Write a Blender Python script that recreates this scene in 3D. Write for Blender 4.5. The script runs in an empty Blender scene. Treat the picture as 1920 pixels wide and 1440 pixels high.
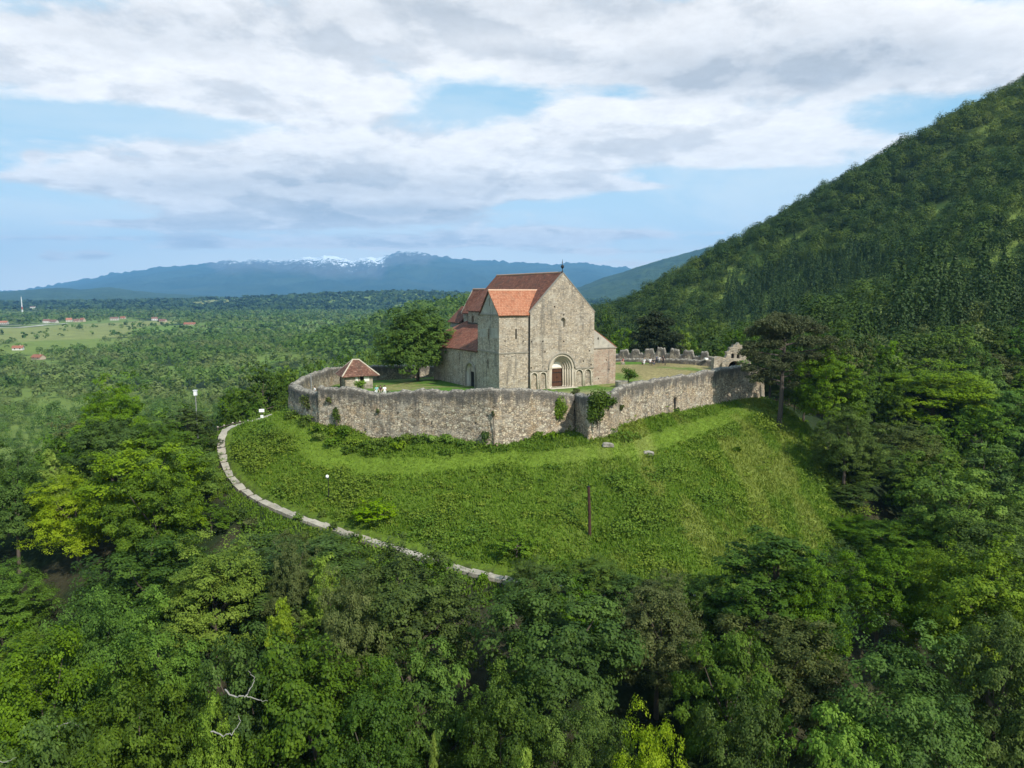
import bpy, bmesh, math, random
import numpy as np
from mathutils import Vector, Matrix, geometry
random.seed(7); rng = np.random.default_rng(7)
SC = bpy.context.scene; COL = SC.collection
PI = math.pi

# ------------------------------------------------------------------ camera
F = 1331.0; PITCH = math.radians(7.3); CAM = np.array([0, 0, 14.0])
cp, sp = math.cos(PITCH), math.sin(PITCH)
cam = bpy.data.cameras.new('camera'); cam.sensor_width = 36; cam.lens = F/1920*36
cam.clip_start = 0.5; cam.clip_end = 90000
camo = bpy.data.objects.new('camera', cam); COL.objects.link(camo)
camo.location = CAM; camo.rotation_euler = (PI/2-PITCH, 0, 0); SC.camera = camo

def ray(px, py):
    dx = (px-960)/F; dy = (720-py)/F
    return np.array([dx, cp+dy*sp, -sp+dy*cp])
def at(px, py, Y):
    d = ray(px, py); return CAM+d*(Y/d[1])
def atz(px, py, z):
    d = ray(px, py); return CAM+d*((z-14)/d[2])
def proj(P):
    P = np.asarray(P, float)-CAM
    x = P[..., 0]; f = P[..., 1]*cp-P[..., 2]*sp; u = P[..., 1]*sp+P[..., 2]*cp
    f = np.where(f < .1, .1, f)
    return 960+F*x/f, 720-F*u/f

# ------------------------------------------------------------------ small helpers
def hash2(ix, iy, seed):
    n = (ix.astype(np.int64)*374761393+iy.astype(np.int64)*668265263+seed*144665) & 0xffffffff
    n = ((n ^ (n >> 13))*1274126177) & 0xffffffff
    return ((n ^ (n >> 16)) & 0xffff)/65535.0
def vnoise(x, y, seed=0):
    x = np.asarray(x, float); y = np.asarray(y, float)
    ix = np.floor(x); iy = np.floor(y); fx = x-ix; fy = y-iy
    fx = fx*fx*(3-2*fx); fy = fy*fy*(3-2*fy)
    a = hash2(ix, iy, seed); b = hash2(ix+1, iy, seed); c = hash2(ix, iy+1, seed); d = hash2(ix+1, iy+1, seed)
    return (a*(1-fx)+b*fx)*(1-fy)+(c*(1-fx)+d*fx)*fy
def fbm(x, y, o=4, seed=0):
    s = 0; a = .5
    for k in range(o):
        s = s+a*vnoise(x*2**k, y*2**k, seed+k*17); a *= .5
    return s/(1-.5**o)
def sstep(a, b, x):
    t = np.clip((np.asarray(x, float)-a)/(b-a), 0, 1); return t*t*(3-2*t)

def tag(o, label=None, cat=None, group=None, kind=None):
    if label: o['label'] = label
    if cat: o['category'] = cat
    if group: o['group'] = group
    if kind: o['kind'] = kind
    return o
def empty(name, loc=(0, 0, 0), rz=0):
    o = bpy.data.objects.new(name, None); COL.objects.link(o)
    o.location = loc; o.rotation_euler = (0, 0, rz); o.empty_display_size = .3
    return o
def link(name, me, mat=None, parent=None):
    o = bpy.data.objects.new(name, me); COL.objects.link(o)
    if mat is not None:
        if isinstance(mat, (list, tuple)):
            for m in mat: me.materials.append(m)
        else: me.materials.append(mat)
    if parent is not None: o.parent = parent
    return o
def npmesh(name, verts, faces, attrs=None, k=4, smooth=False):
    """verts (N,3), faces (M,k) int; attrs {name: (N,) or (N,4)} on points"""
    me = bpy.data.meshes.new(name)
    verts = np.ascontiguousarray(verts, np.float32); faces = np.ascontiguousarray(faces, np.int32)
    n = len(verts); m = len(faces)
    me.vertices.add(n); me.vertices.foreach_set('co', verts.ravel())
    me.loops.add(m*k); me.loops.foreach_set('vertex_index', faces.ravel())
    me.polygons.add(m); me.polygons.foreach_set('loop_start', np.arange(0, m*k, k, dtype=np.int32))
    for an, av in (attrs or {}).items():
        av = np.ascontiguousarray(av, np.float32)
        if av.ndim == 1:
            a = me.attributes.new(an, 'FLOAT', 'POINT'); a.data.foreach_set('value', av)
        else:
            a = me.attributes.new(an, 'FLOAT_COLOR', 'POINT'); a.data.foreach_set('color', av.ravel())
    if smooth: me.polygons.foreach_set('use_smooth', np.ones(m, bool))
    me.update(calc_edges=True)
    return me

class MB:
    """plain mesh collector"""
    def __init__(s): s.v = []; s.f = []; s.mi = []
    def quad(s, *p, mi=0):
        n = len(s.v); s.v += [tuple(q) for q in p]; s.f.append(tuple(range(n, n+len(p)))); s.mi.append(mi)
    def box(s, lo, hi, mi=0, M=None):
        n = len(s.v)
        c = [(x, y, z) for z in (lo[2], hi[2]) for y in (lo[1], hi[1]) for x in (lo[0], hi[0])]
        if M is not None: c = [tuple(M @ Vector(q)) for q in c]
        s.v += c
        for f in ((0, 2, 3, 1), (4, 5, 7, 6), (0, 1, 5, 4), (2, 6, 7, 3), (0, 4, 6, 2), (1, 3, 7, 5)):
            s.f.append(tuple(n+i for i in f)); s.mi.append(mi)
    def prism(s, poly, d, mi=0):
        """poly: list of 3D points (planar), d: extrusion vector"""
        n = len(s.v); k = len(poly)
        s.v += [tuple(p) for p in poly]; s.v += [tuple(Vector(p)+Vector(d)) for p in poly]
        s.f.append(tuple(range(n, n+k))); s.mi.append(mi)
        s.f.append(tuple(range(n+2*k-1, n+k-1, -1))); s.mi.append(mi)
        for i in range(k):
            j = (i+1) % k
            s.f.append((n+i, n+k+i, n+k+j, n+j)); s.mi.append(mi)
    def tube(s, pts, rad, seg=8, mi=0, cap=True):
        pts = [Vector(p) for p in pts]
        if not isinstance(rad, (list, tuple)): rad = [rad]*len(pts)
        n0 = len(s.v); up = Vector((0, 0, 1))
        for i, p in enumerate(pts):
            t = (pts[min(i+1, len(pts)-1)]-pts[max(i-1, 0)]).normalized()
            a = t.orthogonal() if i == 0 else (a-t*a.dot(t))
            a = a.normalized(); b = t.cross(a)
            for j in range(seg):
                w = 2*PI*j/seg; s.v.append(tuple(p+(a*math.cos(w)+b*math.sin(w))*rad[i]))
        for i in range(len(pts)-1):
            for j in range(seg):
                k = (j+1) % seg
                s.f.append((n0+i*seg+j, n0+i*seg+k, n0+(i+1)*seg+k, n0+(i+1)*seg+j)); s.mi.append(mi)
        if cap:
            s.f.append(tuple(n0+j for j in range(seg))[::-1]); s.mi.append(mi)
            s.f.append(tuple(n0+(len(pts)-1)*seg+j for j in range(seg))); s.mi.append(mi)
    def lathe(s, prof, c=(0, 0, 0), seg=16, mi=0):
        n0 = len(s.v)
        for r, z in prof:
            for j in range(seg):
                w = 2*PI*j/seg; s.v.append((c[0]+r*math.cos(w), c[1]+r*math.sin(w), c[2]+z))
        for i in range(len(prof)-1):
            for j in range(seg):
                k = (j+1) % seg
                s.f.append((n0+i*seg+j, n0+i*seg+k, n0+(i+1)*seg+k, n0+(i+1)*seg+j)); s.mi.append(mi)
    def build(s, name, mat, parent=None, smooth=False, fix=True):
        me = bpy.data.meshes.new(name); me.from_pydata(s.v, [], s.f)
        o = link(name, me, mat, parent)
        me.polygons.foreach_set('material_index', s.mi)
        if fix:
            bm = bmesh.new(); bm.from_mesh(me); bmesh.ops.recalc_face_normals(bm, faces=bm.faces); bm.to_mesh(me); bm.free()
        if smooth: me.polygons.foreach_set('use_smooth', [True]*len(me.polygons))
        me.update(); return o

# ------------------------------------------------------------------ materials
class NT:
    def __init__(s, name):
        s.m = bpy.data.materials.new(name); s.m.use_nodes = True; s.t = s.m.node_tree; s.t.nodes.clear()
        s.out = s.n('ShaderNodeOutputMaterial')
    def n(s, ty, **kw):
        nd = s.t.nodes.new(ty)
        for k, v in kw.items(): setattr(nd, k, v)
        return nd
    def l(s, a, b): s.t.links.new(a, b)
    def put(s, sock, v):
        if hasattr(v, 'is_linked') or isinstance(v, bpy.types.NodeSocket): s.l(v, sock)
        else: sock.default_value = v
    def math(s, op, a, b=None, c=None, clamp=False):
        nd = s.n('ShaderNodeMath', operation=op, use_clamp=clamp); s.put(nd.inputs[0], a)
        if b is not None: s.put(nd.inputs[1], b)
        if c is not None: s.put(nd.inputs[2], c)
        return nd.outputs[0]
    def mix(s, f, a, b, mode='MIX'):
        nd = s.n('ShaderNodeMix', data_type='RGBA', blend_type=mode); s.put(nd.inputs[0], f)
        s.put(nd.inputs[6], c4(a)); s.put(nd.inputs[7], c4(b)); return nd.outputs[2]
    def ramp(s, f, stops, interp='LINEAR'):
        nd = s.n('ShaderNodeValToRGB'); s.put(nd.inputs[0], f); cr = nd.color_ramp; cr.interpolation = interp
        while len(cr.elements) < len(stops): cr.elements.new(.5)
        for e, (p, c) in zip(cr.elements, stops):
            e.position = p; e.color = c4(c) if not isinstance(c, (int, float)) else (c, c, c, 1)
        return nd.outputs[0]
    def noise(s, vec, scale, detail=4, rough=.55, dist=0, dim='3D'):
        nd = s.n('ShaderNodeTexNoise', noise_dimensions=dim); s.put(nd.inputs['Scale'], scale)
        nd.inputs['Detail'].default_value = detail; nd.inputs['Roughness'].default_value = rough; nd.inputs['Distortion'].default_value = dist
        if vec is not None: s.l(vec, nd.inputs['Vector'])
        return nd.outputs[0]
    def mapping(s, vec, scale=(1, 1, 1), loc=(0, 0, 0)):
        nd = s.n('ShaderNodeMapping'); s.l(vec, nd.inputs[0]); nd.inputs['Scale'].default_value = scale; nd.inputs['Location'].default_value = loc
        return nd.outputs[0]
    def attr(s, name): return s.n('ShaderNodeAttribute', attribute_name=name)
    def obj(s): return s.n('ShaderNodeTexCoord').outputs['Object']
    def pos(s): return s.n('ShaderNodeNewGeometry').outputs['Position']
    def finish(s, col, rough=.85, spec=.25, bump=None, bstr=.5, bdist=.05, metal=0):
        b = s.n('ShaderNodeBsdfPrincipled'); s.put(b.inputs['Base Color'], c4(col)); s.put(b.inputs['Roughness'], rough)
        b.inputs['Specular IOR Level'].default_value = spec; b.inputs['Metallic'].default_value = metal
        if bump is not None:
            bp = s.n('ShaderNodeBump'); bp.inputs['Strength'].default_value = bstr; bp.inputs['Distance'].default_value = bdist
            s.l(bump, bp.inputs['Height']); s.l(bp.outputs[0], b.inputs['Normal'])
        s.l(b.outputs[0], s.out.inputs[0]); return s.m
def c4(c):
    if isinstance(c, (tuple, list)) and len(c) == 3: return (*c, 1)
    return c

def plain(name, col, rough=.7, var=.12, scale=3.0, metal=0, spec=.3):
    t = NT(name); nz = t.noise(t.obj(), scale, 3)
    c = t.mix(nz, tuple(x*(1-var) for x in col), tuple(min(1, x*(1+var)) for x in col))
    return t.finish(c, rough, spec, metal=metal)

def stone_mat(name, cols, scale=2.6, zs=2.0, mortar=(.33, .29, .23), mort_w=.05, stain=None, top_attr=False, patch=(.30, .22, .13), patch_amt=.25, bstr=.6):
    t = NT(name); P = t.obj()
    wob = t.n('ShaderNodeVectorMath', operation='ADD'); t.l(P, wob.inputs[0])
    wn = t.n('ShaderNodeTexNoise'); wn.inputs['Scale'].default_value = 1.7; t.l(P, wn.inputs['Vector'])
    sc = t.n('ShaderNodeVectorMath', operation='SCALE'); t.l(wn.outputs['Color'], sc.inputs[0]); sc.inputs['Scale'].default_value = .25
    t.l(sc.outputs[0], wob.inputs[1])
    mp = t.mapping(wob.outputs[0], (scale, scale, scale*zs))
    vo = t.n('ShaderNodeTexVoronoi', feature='F1'); vo.inputs['Scale'].default_value = 1; vo.inputs['Randomness'].default_value = .85; t.l(mp, vo.inputs['Vector'])
    ve = t.n('ShaderNodeTexVoronoi', feature='DISTANCE_TO_EDGE'); ve.inputs['Scale'].default_value = 1; ve.inputs['Randomness'].default_value = .85; t.l(mp, ve.inputs['Vector'])
    sep = t.n('ShaderNodeSeparateColor'); t.l(vo.outputs['Color'], sep.inputs[0])
    k = len(cols); stone = t.ramp(sep.outputs[0], [((i+.5)/k, c) for i, c in enumerate(cols)])
    big = t.noise(P, .3, 5, .65)
    stone = t.mix(t.math('MULTIPLY', sstep_node(t, big, .5, .68), patch_amt), stone, patch)
    fine = t.noise(P, 9, 4, .65)
    stone = t.mix(.5, stone, t.ramp(fine, [(.3, .45), (.7, 1.35)]), 'MULTIPLY')
    edge = sstep_node(t, ve.outputs['Distance'], .0, mort_w*2)
    col = t.mix(edge, mortar, stone)
    # weather: vertical dark lichen streaks and pale lime bloom
    st = t.noise(t.mapping(P, (.9, .9, .12)), 1.3, 5, .6)
    col = t.mix(t.math('MULTIPLY', sstep_node(t, st, .50, .70), .6), col, (.085, .08, .07))
    pale = t.noise(t.mapping(P, (1, 1, 1.6), (7, 3, 1)), .55, 5, .65)
    col = t.mix(t.math('MULTIPLY', sstep_node(t, pale, .48, .68), .5), col, (.5, .455, .37))
    if top_attr:
        td = t.attr('topd').outputs['Fac']
        jig = t.noise(t.mapping(P, (1.6, 1.6, .35)), 1.0, 5, .65)
        d = t.math('ADD', td, t.math('MULTIPLY', t.math('SUBTRACT', jig, .5), -5.5))
        m = t.math('SUBTRACT', 1, sstep_node(t, d, .4, 2.0))
        col = t.mix(t.math('MULTIPLY', m, .9), col, t.ramp(fine, [(.3, (.045, .042, .038)), (.75, (.17, .155, .135))]))
        lich = t.noise(P, 3.1, 4, .7)
        cap = t.math('MULTIPLY', t.math('SUBTRACT', 1, sstep_node(t, td, .0, .18)), sstep_node(t, lich, .42, .6))
        col = t.mix(t.math('MULTIPLY', cap, .7), col, (.42, .38, .31))
    h = t.math('ADD', t.math('MULTIPLY', edge, .6), t.math('MULTIPLY', fine, .5))
    return t.finish(col, .92, .15, h, bstr, .06)
def sstep_node(t, v, a, b):
    nd = t.n('ShaderNodeMapRange', interpolation_type='SMOOTHSTEP'); t.put(nd.inputs['Value'], v)
    nd.inputs['From Min'].default_value = a; nd.inputs['From Max'].default_value = b
    return nd.outputs[0]

def leaf_mat(name, a, b, c, tint=None, objvar=.0, trans=.3):
    """a dark, b mid, c light by the per-leaf number; tint: colour reached by the per-tree number"""
    t = NT(name); r = t.attr('rnd').outputs['Fac']
    col = t.ramp(r, [(0, a), (.5, b), (1, c)])
    if tint:
        col = t.mix(t.attr('tint').outputs['Fac'], col, t.ramp(r, [(0, tint[0]), (1, tint[1])]))
    if objvar:
        oi = t.n('ShaderNodeObjectInfo').outputs['Random']
        hs = t.n('ShaderNodeHueSaturation'); t.l(col, hs.inputs['Color'])
        t.l(t.math('MULTIPLY_ADD', oi, .026, .476), hs.inputs['Hue'])
        oi2 = t.math('FRACT', t.math('MULTIPLY', oi, 7.31))
        t.l(t.math('MULTIPLY_ADD', oi2, objvar, 1-objvar*.5), hs.inputs['Value'])
        t.l(t.math('MULTIPLY_ADD', t.math('FRACT', t.math('MULTIPLY', oi, 3.7)), .2, .92), hs.inputs['Saturation'])
        col = hs.outputs[0]
    p = t.n('ShaderNodeBsdfPrincipled'); t.l(col, p.inputs['Base Color']); p.inputs['Roughness'].default_value = .55
    p.inputs['Specular IOR Level'].default_value = .10
    tr = t.n('ShaderNodeBsdfTranslucent'); t.l(t.mix(1.0, col, (1.15, 1.25, .6), 'MULTIPLY'), tr.inputs[0])
    mx = t.n('ShaderNodeMixShader'); mx.inputs[0].default_value = trans
    t.l(p.outputs[0], mx.inputs[1]); t.l(tr.outputs[0], mx.inputs[2]); t.l(mx.outputs[0], t.out.inputs[0])
    return t.m

def tile_mat(name, cols, moss=.3, row=.33):
    t = NT(name); uv = t.n('ShaderNodeUVMap').outputs[0]; P = t.obj()
    br = t.n('ShaderNodeTexBrick', offset=.5); t.l(uv, br.inputs['Vector'])
    br.inputs['Scale'].default_value = 1; br.inputs['Brick Width'].default_value = .26; br.inputs['Row Height'].default_value = row
    br.inputs['Mortar Size'].default_value = .022; br.inputs['Mortar Smooth'].default_value = .4
    br.inputs['Color1'].default_value = (0, 0, 0, 1); br.inputs['Color2'].default_value = (1, 1, 1, 1); br.inputs['Mortar'].default_value = (.5, .5, .5, 1)
    sep = t.n('ShaderNodeSeparateColor'); t.l(br.outputs['Color'], sep.inputs[0])
    nz = t.noise(P, 2.2, 6, .7)
    f = t.math('ADD', t.math('MULTIPLY', sep.outputs[0], .45), t.math('MULTIPLY_ADD', nz, 1.1, -.28))
    k = len(cols); col = t.ramp(f, [((i+.5)/k, c) for i, c in enumerate(cols)])
    col = t.mix(t.math('MULTIPLY', br.outputs['Fac'], .75), col, (.05, .025, .018))
    mo = t.noise(t.mapping(P, (1, 1, .5), (4, 9, 2)), .8, 6, .7)
    col = t.mix(t.math('MULTIPLY', sstep_node(t, mo, .5, .66), moss), col, (.075, .055, .04))
    li = t.noise(t.mapping(P, (1, 1, 1), (2, 5, 8)), 2.7, 5, .75)
    col = t.mix(t.math('MULTIPLY', sstep_node(t, li, .6, .72), .4), col, (.42, .33, .24))
    h = t.math('ADD', t.math('MULTIPLY', br.outputs['Fac'], -.6), t.math('MULTIPLY', nz, .6))
    return t.finish(col, .85, .2, h, .6, .05)

# ------------------------------------------------------------------ terrain
THETA = math.radians(28); O3 = np.array([-1.866, 102.555, 0.0])
U3 = np.array([math.cos(THETA), math.sin(THETA), 0]); V3 = np.array([-math.sin(THETA), math.cos(THETA), 0])

# curtain wall outline: (px, y of top, y of base, distance)
FRONT = [(595, 727, 797, 91.0), (632, 730, 797, 90.0), (657, 728, 797, 89.5), (683, 733, 815, 89), (703, 739, 823, 88.4), (740, 737, 820, 87.6), (780, 734, 817, 86.6), (808, 733, 819, 86),
         (845, 736, 823, 85.1), (870, 733, 826, 84.5), (890, 732, 830, 84), (905, 733, 833, 83.6), (929, 732, 837, 83.0), (960, 731, 831, 83.9), (990, 732, 823, 84.8), (1030, 736, 817, 86.2), (1052, 740, 814, 87), (1078, 742, 812, 88)]
RIGHT = [(1146, 741, 803, 87.6), (1156, 735, 801, 88), (1172, 722, 796, 89.1), (1216, 716, 783, 92.4), (1265, 708, 775, 96.2), (1300, 703, 767, 99.2), (1340, 694, 759, 103), (1381, 688, 751, 107), (1392, 688, 749, 108), (1427, 690, 748, 110.5)]
ctrl = []
for px, yt, yb, Y in FRONT+RIGHT: ctrl.append(at(px, yb, Y))
ctrl += [at(1102, 825, 83.4), at(1155, 817, 84.8), at(545, 775, 97), at(570, 785, 94)]
PATHPX = [(512, 778, 101.5), (480, 789, 100), (455, 796, 99), (432, 801, 97.8), (422, 818, 95), (421, 845, 91.5), (430, 877, 87.5), (448, 905, 84), (485, 932, 80.5), (540, 957, 77.3), (590, 976, 75), (650, 996, 72.6), (710, 1014, 70.4), (770, 1033, 68.2), (830, 1053, 66.2), (880, 1067, 64.8), (930, 1078, 63.8), (1010, 1094, 62.8), (1120, 1106, 62.2), (1250, 1111, 62), (1375, 1111, 62.4), (1440, 1100, 64)]
for p in PATHPX: ctrl.append(at(*p))
ctrl += [at(1106, 1005, 70), at(800, 880, 80.5), at(600, 860, 86), at(1000, 900, 77.5), at(1250, 850, 84), at(1300, 950, 75), at(1400, 840, 92), at(1480, 790, 103), at(1540, 860, 95),
         at(1560, 950, 85), at(1440, 900, 86), at(1520, 1040, 73), at(1400, 1040, 68.5), at(700, 940, 77.5)]
ctrl += [np.array(q, float) for q in [(-8, 95, -4.5), (10, 100, -4.5), (-20, 110, -5), (25, 120, -4), (0, 130, -6), (36, 128, -4), (-28, 125, -6), (10, 150, -8), (-20, 145, -9), (45, 140, -5),
         (0, 54, -17), (-20, 56, -18), (22, 54, -18), (0, 42, -23), (-22, 40, -26), (24, 40, -25), (0, 25, -29), (-30, 20, -33), (30, 20, -31), (0, 5, -34), (0, -40, -40), (60, -30, -38), (-60, -30, -42),
         (-46, 72, -15), (-52, 95, -11), (-44, 108, -9), (-42, 58, -21), (-70, 60, -27), (-75, 90, -22), (-70, 115, -20), (-95, 75, -33), (-90, 120, -29), (-110, 150, -38), (-50, 130, -15), (-45, 160, -24), (-20, 175, -24),
         (56, 96, -16), (50, 78, -18), (46, 62, -22), (62, 116, -12), (72, 90, -20), (75, 130, -10), (60, 145, -6), (88, 105, -17), (70, 60, -24), (95, 70, -24), (110, 130, -10), (45, 175, -10), (85, 180, 2), (15, 200, -18), (120, 170, 6)]]
ctrl = np.array(ctrl)

APEX = (523.0, 520.0); CONE_H = 301.0; CONE_T = .562
def base_h(x, y):
    x = np.asarray(x, float); y = np.asarray(y, float)
    h = -50+6*(fbm(x/260, y/260, 4, 3)-.5)
    far = sstep(700, 2400, y)
    h = h+far*(6*(fbm(x/700, y/700, 3, 5)-.5))
    # wooded spur in the valley, left of the church
    h = h+45*np.exp(-((x+60)/130)**2-((y-720)/150)**2)+30*np.exp(-((x-120)/160)**2-((y-640)/200)**2)
    # long dark wooded ridge farther out
    h = h+58*np.exp(-((x+420)/900)**2-((y-3300)/420)**2)+22*np.exp(-((x+1700)/1200)**2-((y-3500)/300)**2)
    r = np.hypot(x-APEX[0], y-APEX[1]); an = np.arctan2(y-APEX[1], x-APEX[0])
    gul = fbm(an*7+3, r/260, 3, 11)-.5
    c = -52+CONE_H-CONE_T*r+gul*34*sstep(0, 200, r)+5*(fbm(x/45, y/45, 3, 9)-.5)
    k = 26.0
    m = np.maximum(h, c)+k*.25*np.clip(1-np.abs(h-c)/k, 0, 1)**2
    return m
ring = []
for a in np.linspace(0, 2*PI, 36, endpoint=False):
    x = 10+235*math.cos(a); y = 95+235*math.sin(a); ring.append((x, y, float(base_h(x, y))))
CT = np.vstack([ctrl, ring])
def tps_fit(P, lam=.02):
    n = len(P); X = P[:, :2]/50
    r2 = ((X[:, None]-X[None])**2).sum(-1); K = .5*r2*np.log(r2+1e-9)+np.eye(n)*lam*.05
    A = np.zeros((n+3, n+3)); A[:n, :n] = K; A[:n, n] = 1; A[:n, n+1:] = X; A[n, :n] = 1; A[n+1:, :n] = X.T
    return X, np.linalg.solve(A, np.r_[P[:, 2], 0, 0, 0])
def tps_eval(fit, x, y):
    X, w = fit; n = len(X); x = np.asarray(x, float).ravel()/50; y = np.asarray(y, float).ravel()/50
    out = np.empty(len(x))
    for i in range(0, len(x), 20000):
        q = np.c_[x[i:i+20000], y[i:i+20000]]; r2 = ((q[:, None]-X[None])**2).sum(-1)
        out[i:i+20000] = (.5*r2*np.log(r2+1e-9))@w[:n]+w[n]+q@w[n+1:]
    return out
FIT = tps_fit(CT)
def ground_h(x, y):
    x = np.asarray(x, float); y = np.asarray(y, float); sh = x.shape; x = x.ravel(); y = y.ravel()
    h = base_h(x, y); d = np.hypot(x-10, y-95); w = 1-sstep(150, 232, d); s = w > 0
    if s.any(): h[s] = h[s]*(1-w[s])+tps_eval(FIT, x[s], y[s])*w[s]
    return h.reshape(sh)
def gz(x, y): return float(ground_h(np.array([x]), np.array([y]))[0])

# courtyard outline (wall centre lines) and heights
def xy(p): return (float(p[0]), float(p[1]))
def toward(p, q, d):
    p = np.array(p); q = np.array(q); n = (q-p)/np.linalg.norm(q-p); return p+n*d
CORN_C = xy(at(541, 722, 97.5)); CORN_D = xy(at(640, 690, 127)); CORN_E = xy(at(826, 686, 142)); CORN_F = (-13.0, 150.0); CORN_G = (12.0, 150.0); CORN_H = xy(at(1150, 668, 143)); CORN_I = xy(at(1352, 668, 132)); CORN_J = (43.5, 121.5)
OUT = [xy(at(p[0], p[1], p[3])) for p in FRONT]+[xy(at(1103, 800, 84.2)), xy(at(1150, 790, 85.4))]+[xy(at(p[0], p[1], p[3])) for p in RIGHT[1:]]+[CORN_J, CORN_I, CORN_H, CORN_G, CORN_F, CORN_E, CORN_D, CORN_C]
cen = np.array([4., 112.])
INN = [tuple(toward(p, cen, .55)) for p in OUT]
cy = [(*xy(at(p[0], p[1], p[3])), -.5) for p in FRONT]+[(*xy(at(p[0], p[1], p[3])), .2) for p in RIGHT]
cy += [(-1.9, 102.5, -.1), (8, 100, -.4), (-7, 112, -.9), (-12.6, 122, -1.0), (-27, 110, -1.1), (-22, 118, -1.3), (-30, 97, -.6), (*CORN_D, -1.8), (*CORN_E, -2.6), (-16, 128, -1.6), (10, 106.5, -.3), (17, 111, -.3), (20, 113, -.2),
       (*CORN_H, .4), (*CORN_I, .5), (24, 128, .6), (30, 122, .9), (21, 118, .4), (36, 118, .4), (0, 148, -1), (38, 126, .1)]
CFIT = tps_fit(np.array(cy), .3)
def court_h(x, y): return float(tps_eval(CFIT, [x], [y])[0])

def pip(x, y, poly):
    x = np.asarray(x, float); y = np.asarray(y, float); ins = np.zeros(x.shape, bool); n = len(poly)
    for i in range(n):
        x1, y1 = poly[i]; x2, y2 = poly[i-1]
        c = ((y1 > y) != (y2 > y)) & (x < (x2-x1)*(y-y1)/((y2-y1) if y2 != y1 else 1e-9)+x1); ins ^= c
    return ins
def segdist(x, y, pts):
    d = np.full(np.shape(x), 1e9)
    for (x1, y1), (x2, y2) in zip(pts[:-1], pts[1:]):
        L = (x2-x1)**2+(y2-y1)**2; t = np.clip(((x-x1)*(x2-x1)+(y-y1)*(y2-y1))/L, 0, 1)
        d = np.minimum(d, np.hypot(x-x1-t*(x2-x1), y-y1-t*(y2-y1)))
    return d
PATH = [xy(at(*p)) for p in PATHPX]
# the open grass slope (no trees): path line, right-hand brow, and the walls
SLOPE = [xy(at(*p)) for p in PATHPX[2:]]+[xy(at(p[0], p[1], p[2])) for p in [(1500, 1060, 70), (1550, 1010, 76), (1575, 950, 85), (1545, 870, 94), (1500, 800, 103), (1440, 762, 109)]]+[xy(at(p[0], p[1], p[3])) for p in RIGHT[::-1]]+[xy(at(p[0], p[1], p[3])) for p in FRONT[::-1]]+[CORN_C, (-34, 101)]
LAWN = [xy(at(*p)) for p in [(500, 792, 99), (540, 815, 94), (570, 842, 89), (620, 862, 85.5), (700, 872, 83), (800, 876, 81), (900, 866, 80.5), (1000, 850, 80.5), (1090, 838, 80.8), (1180, 826, 82), (1260, 795, 88), (1330, 778, 95), (1410, 762, 104)]]

# valley fields, in world ellipses (x, y, rx, ry, kind)
def valley(px, py): p = atz(px, py, -48); return float(p[0]), float(p[1])
FIELDS = []
for px, py, wpx, hpx, kind in [(60, 650, 120, 18, 1), (130, 625, 150, 14, 2), (200, 608, 90, 9, 3), (30, 618, 90, 8, 2), (280, 650, 45, 6, 0), (330, 612, 55, 7, 0), (375, 618, 30, 6, 0), (115, 640, 120, 12, 1),
                               (430, 695, 55, 7, 0), (500, 690, 35, 5, 0), (160, 690, 26, 5, 0), (560, 640, 30, 5, 0), (40, 668, 50, 7, 1), (520, 660, 26, 4, 0), (300, 690, 30, 5, 0), (420, 575, 40, 2.5, 3), (600, 605, 40, 4, 0)]:
    x, y = valley(px, py); _, y1 = valley(px, py-hpx); _, y0 = valley(px, py+hpx)
    FIELDS.append((x, (y0+y1)/2, wpx/F*y, (y1-y0)/2, kind))
def field_kind(x, y):
    k = np.full(np.shape(x), -1); w = 1.5*(fbm(x/55, y/80, 4, 21)-.5)
    for fx, fy, rx, ry, kd in FIELDS:
        k = np.where(((x-fx)/rx)**2+((y-fy)/ry)**2+w < 1, kd, k)
    return k

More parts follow.
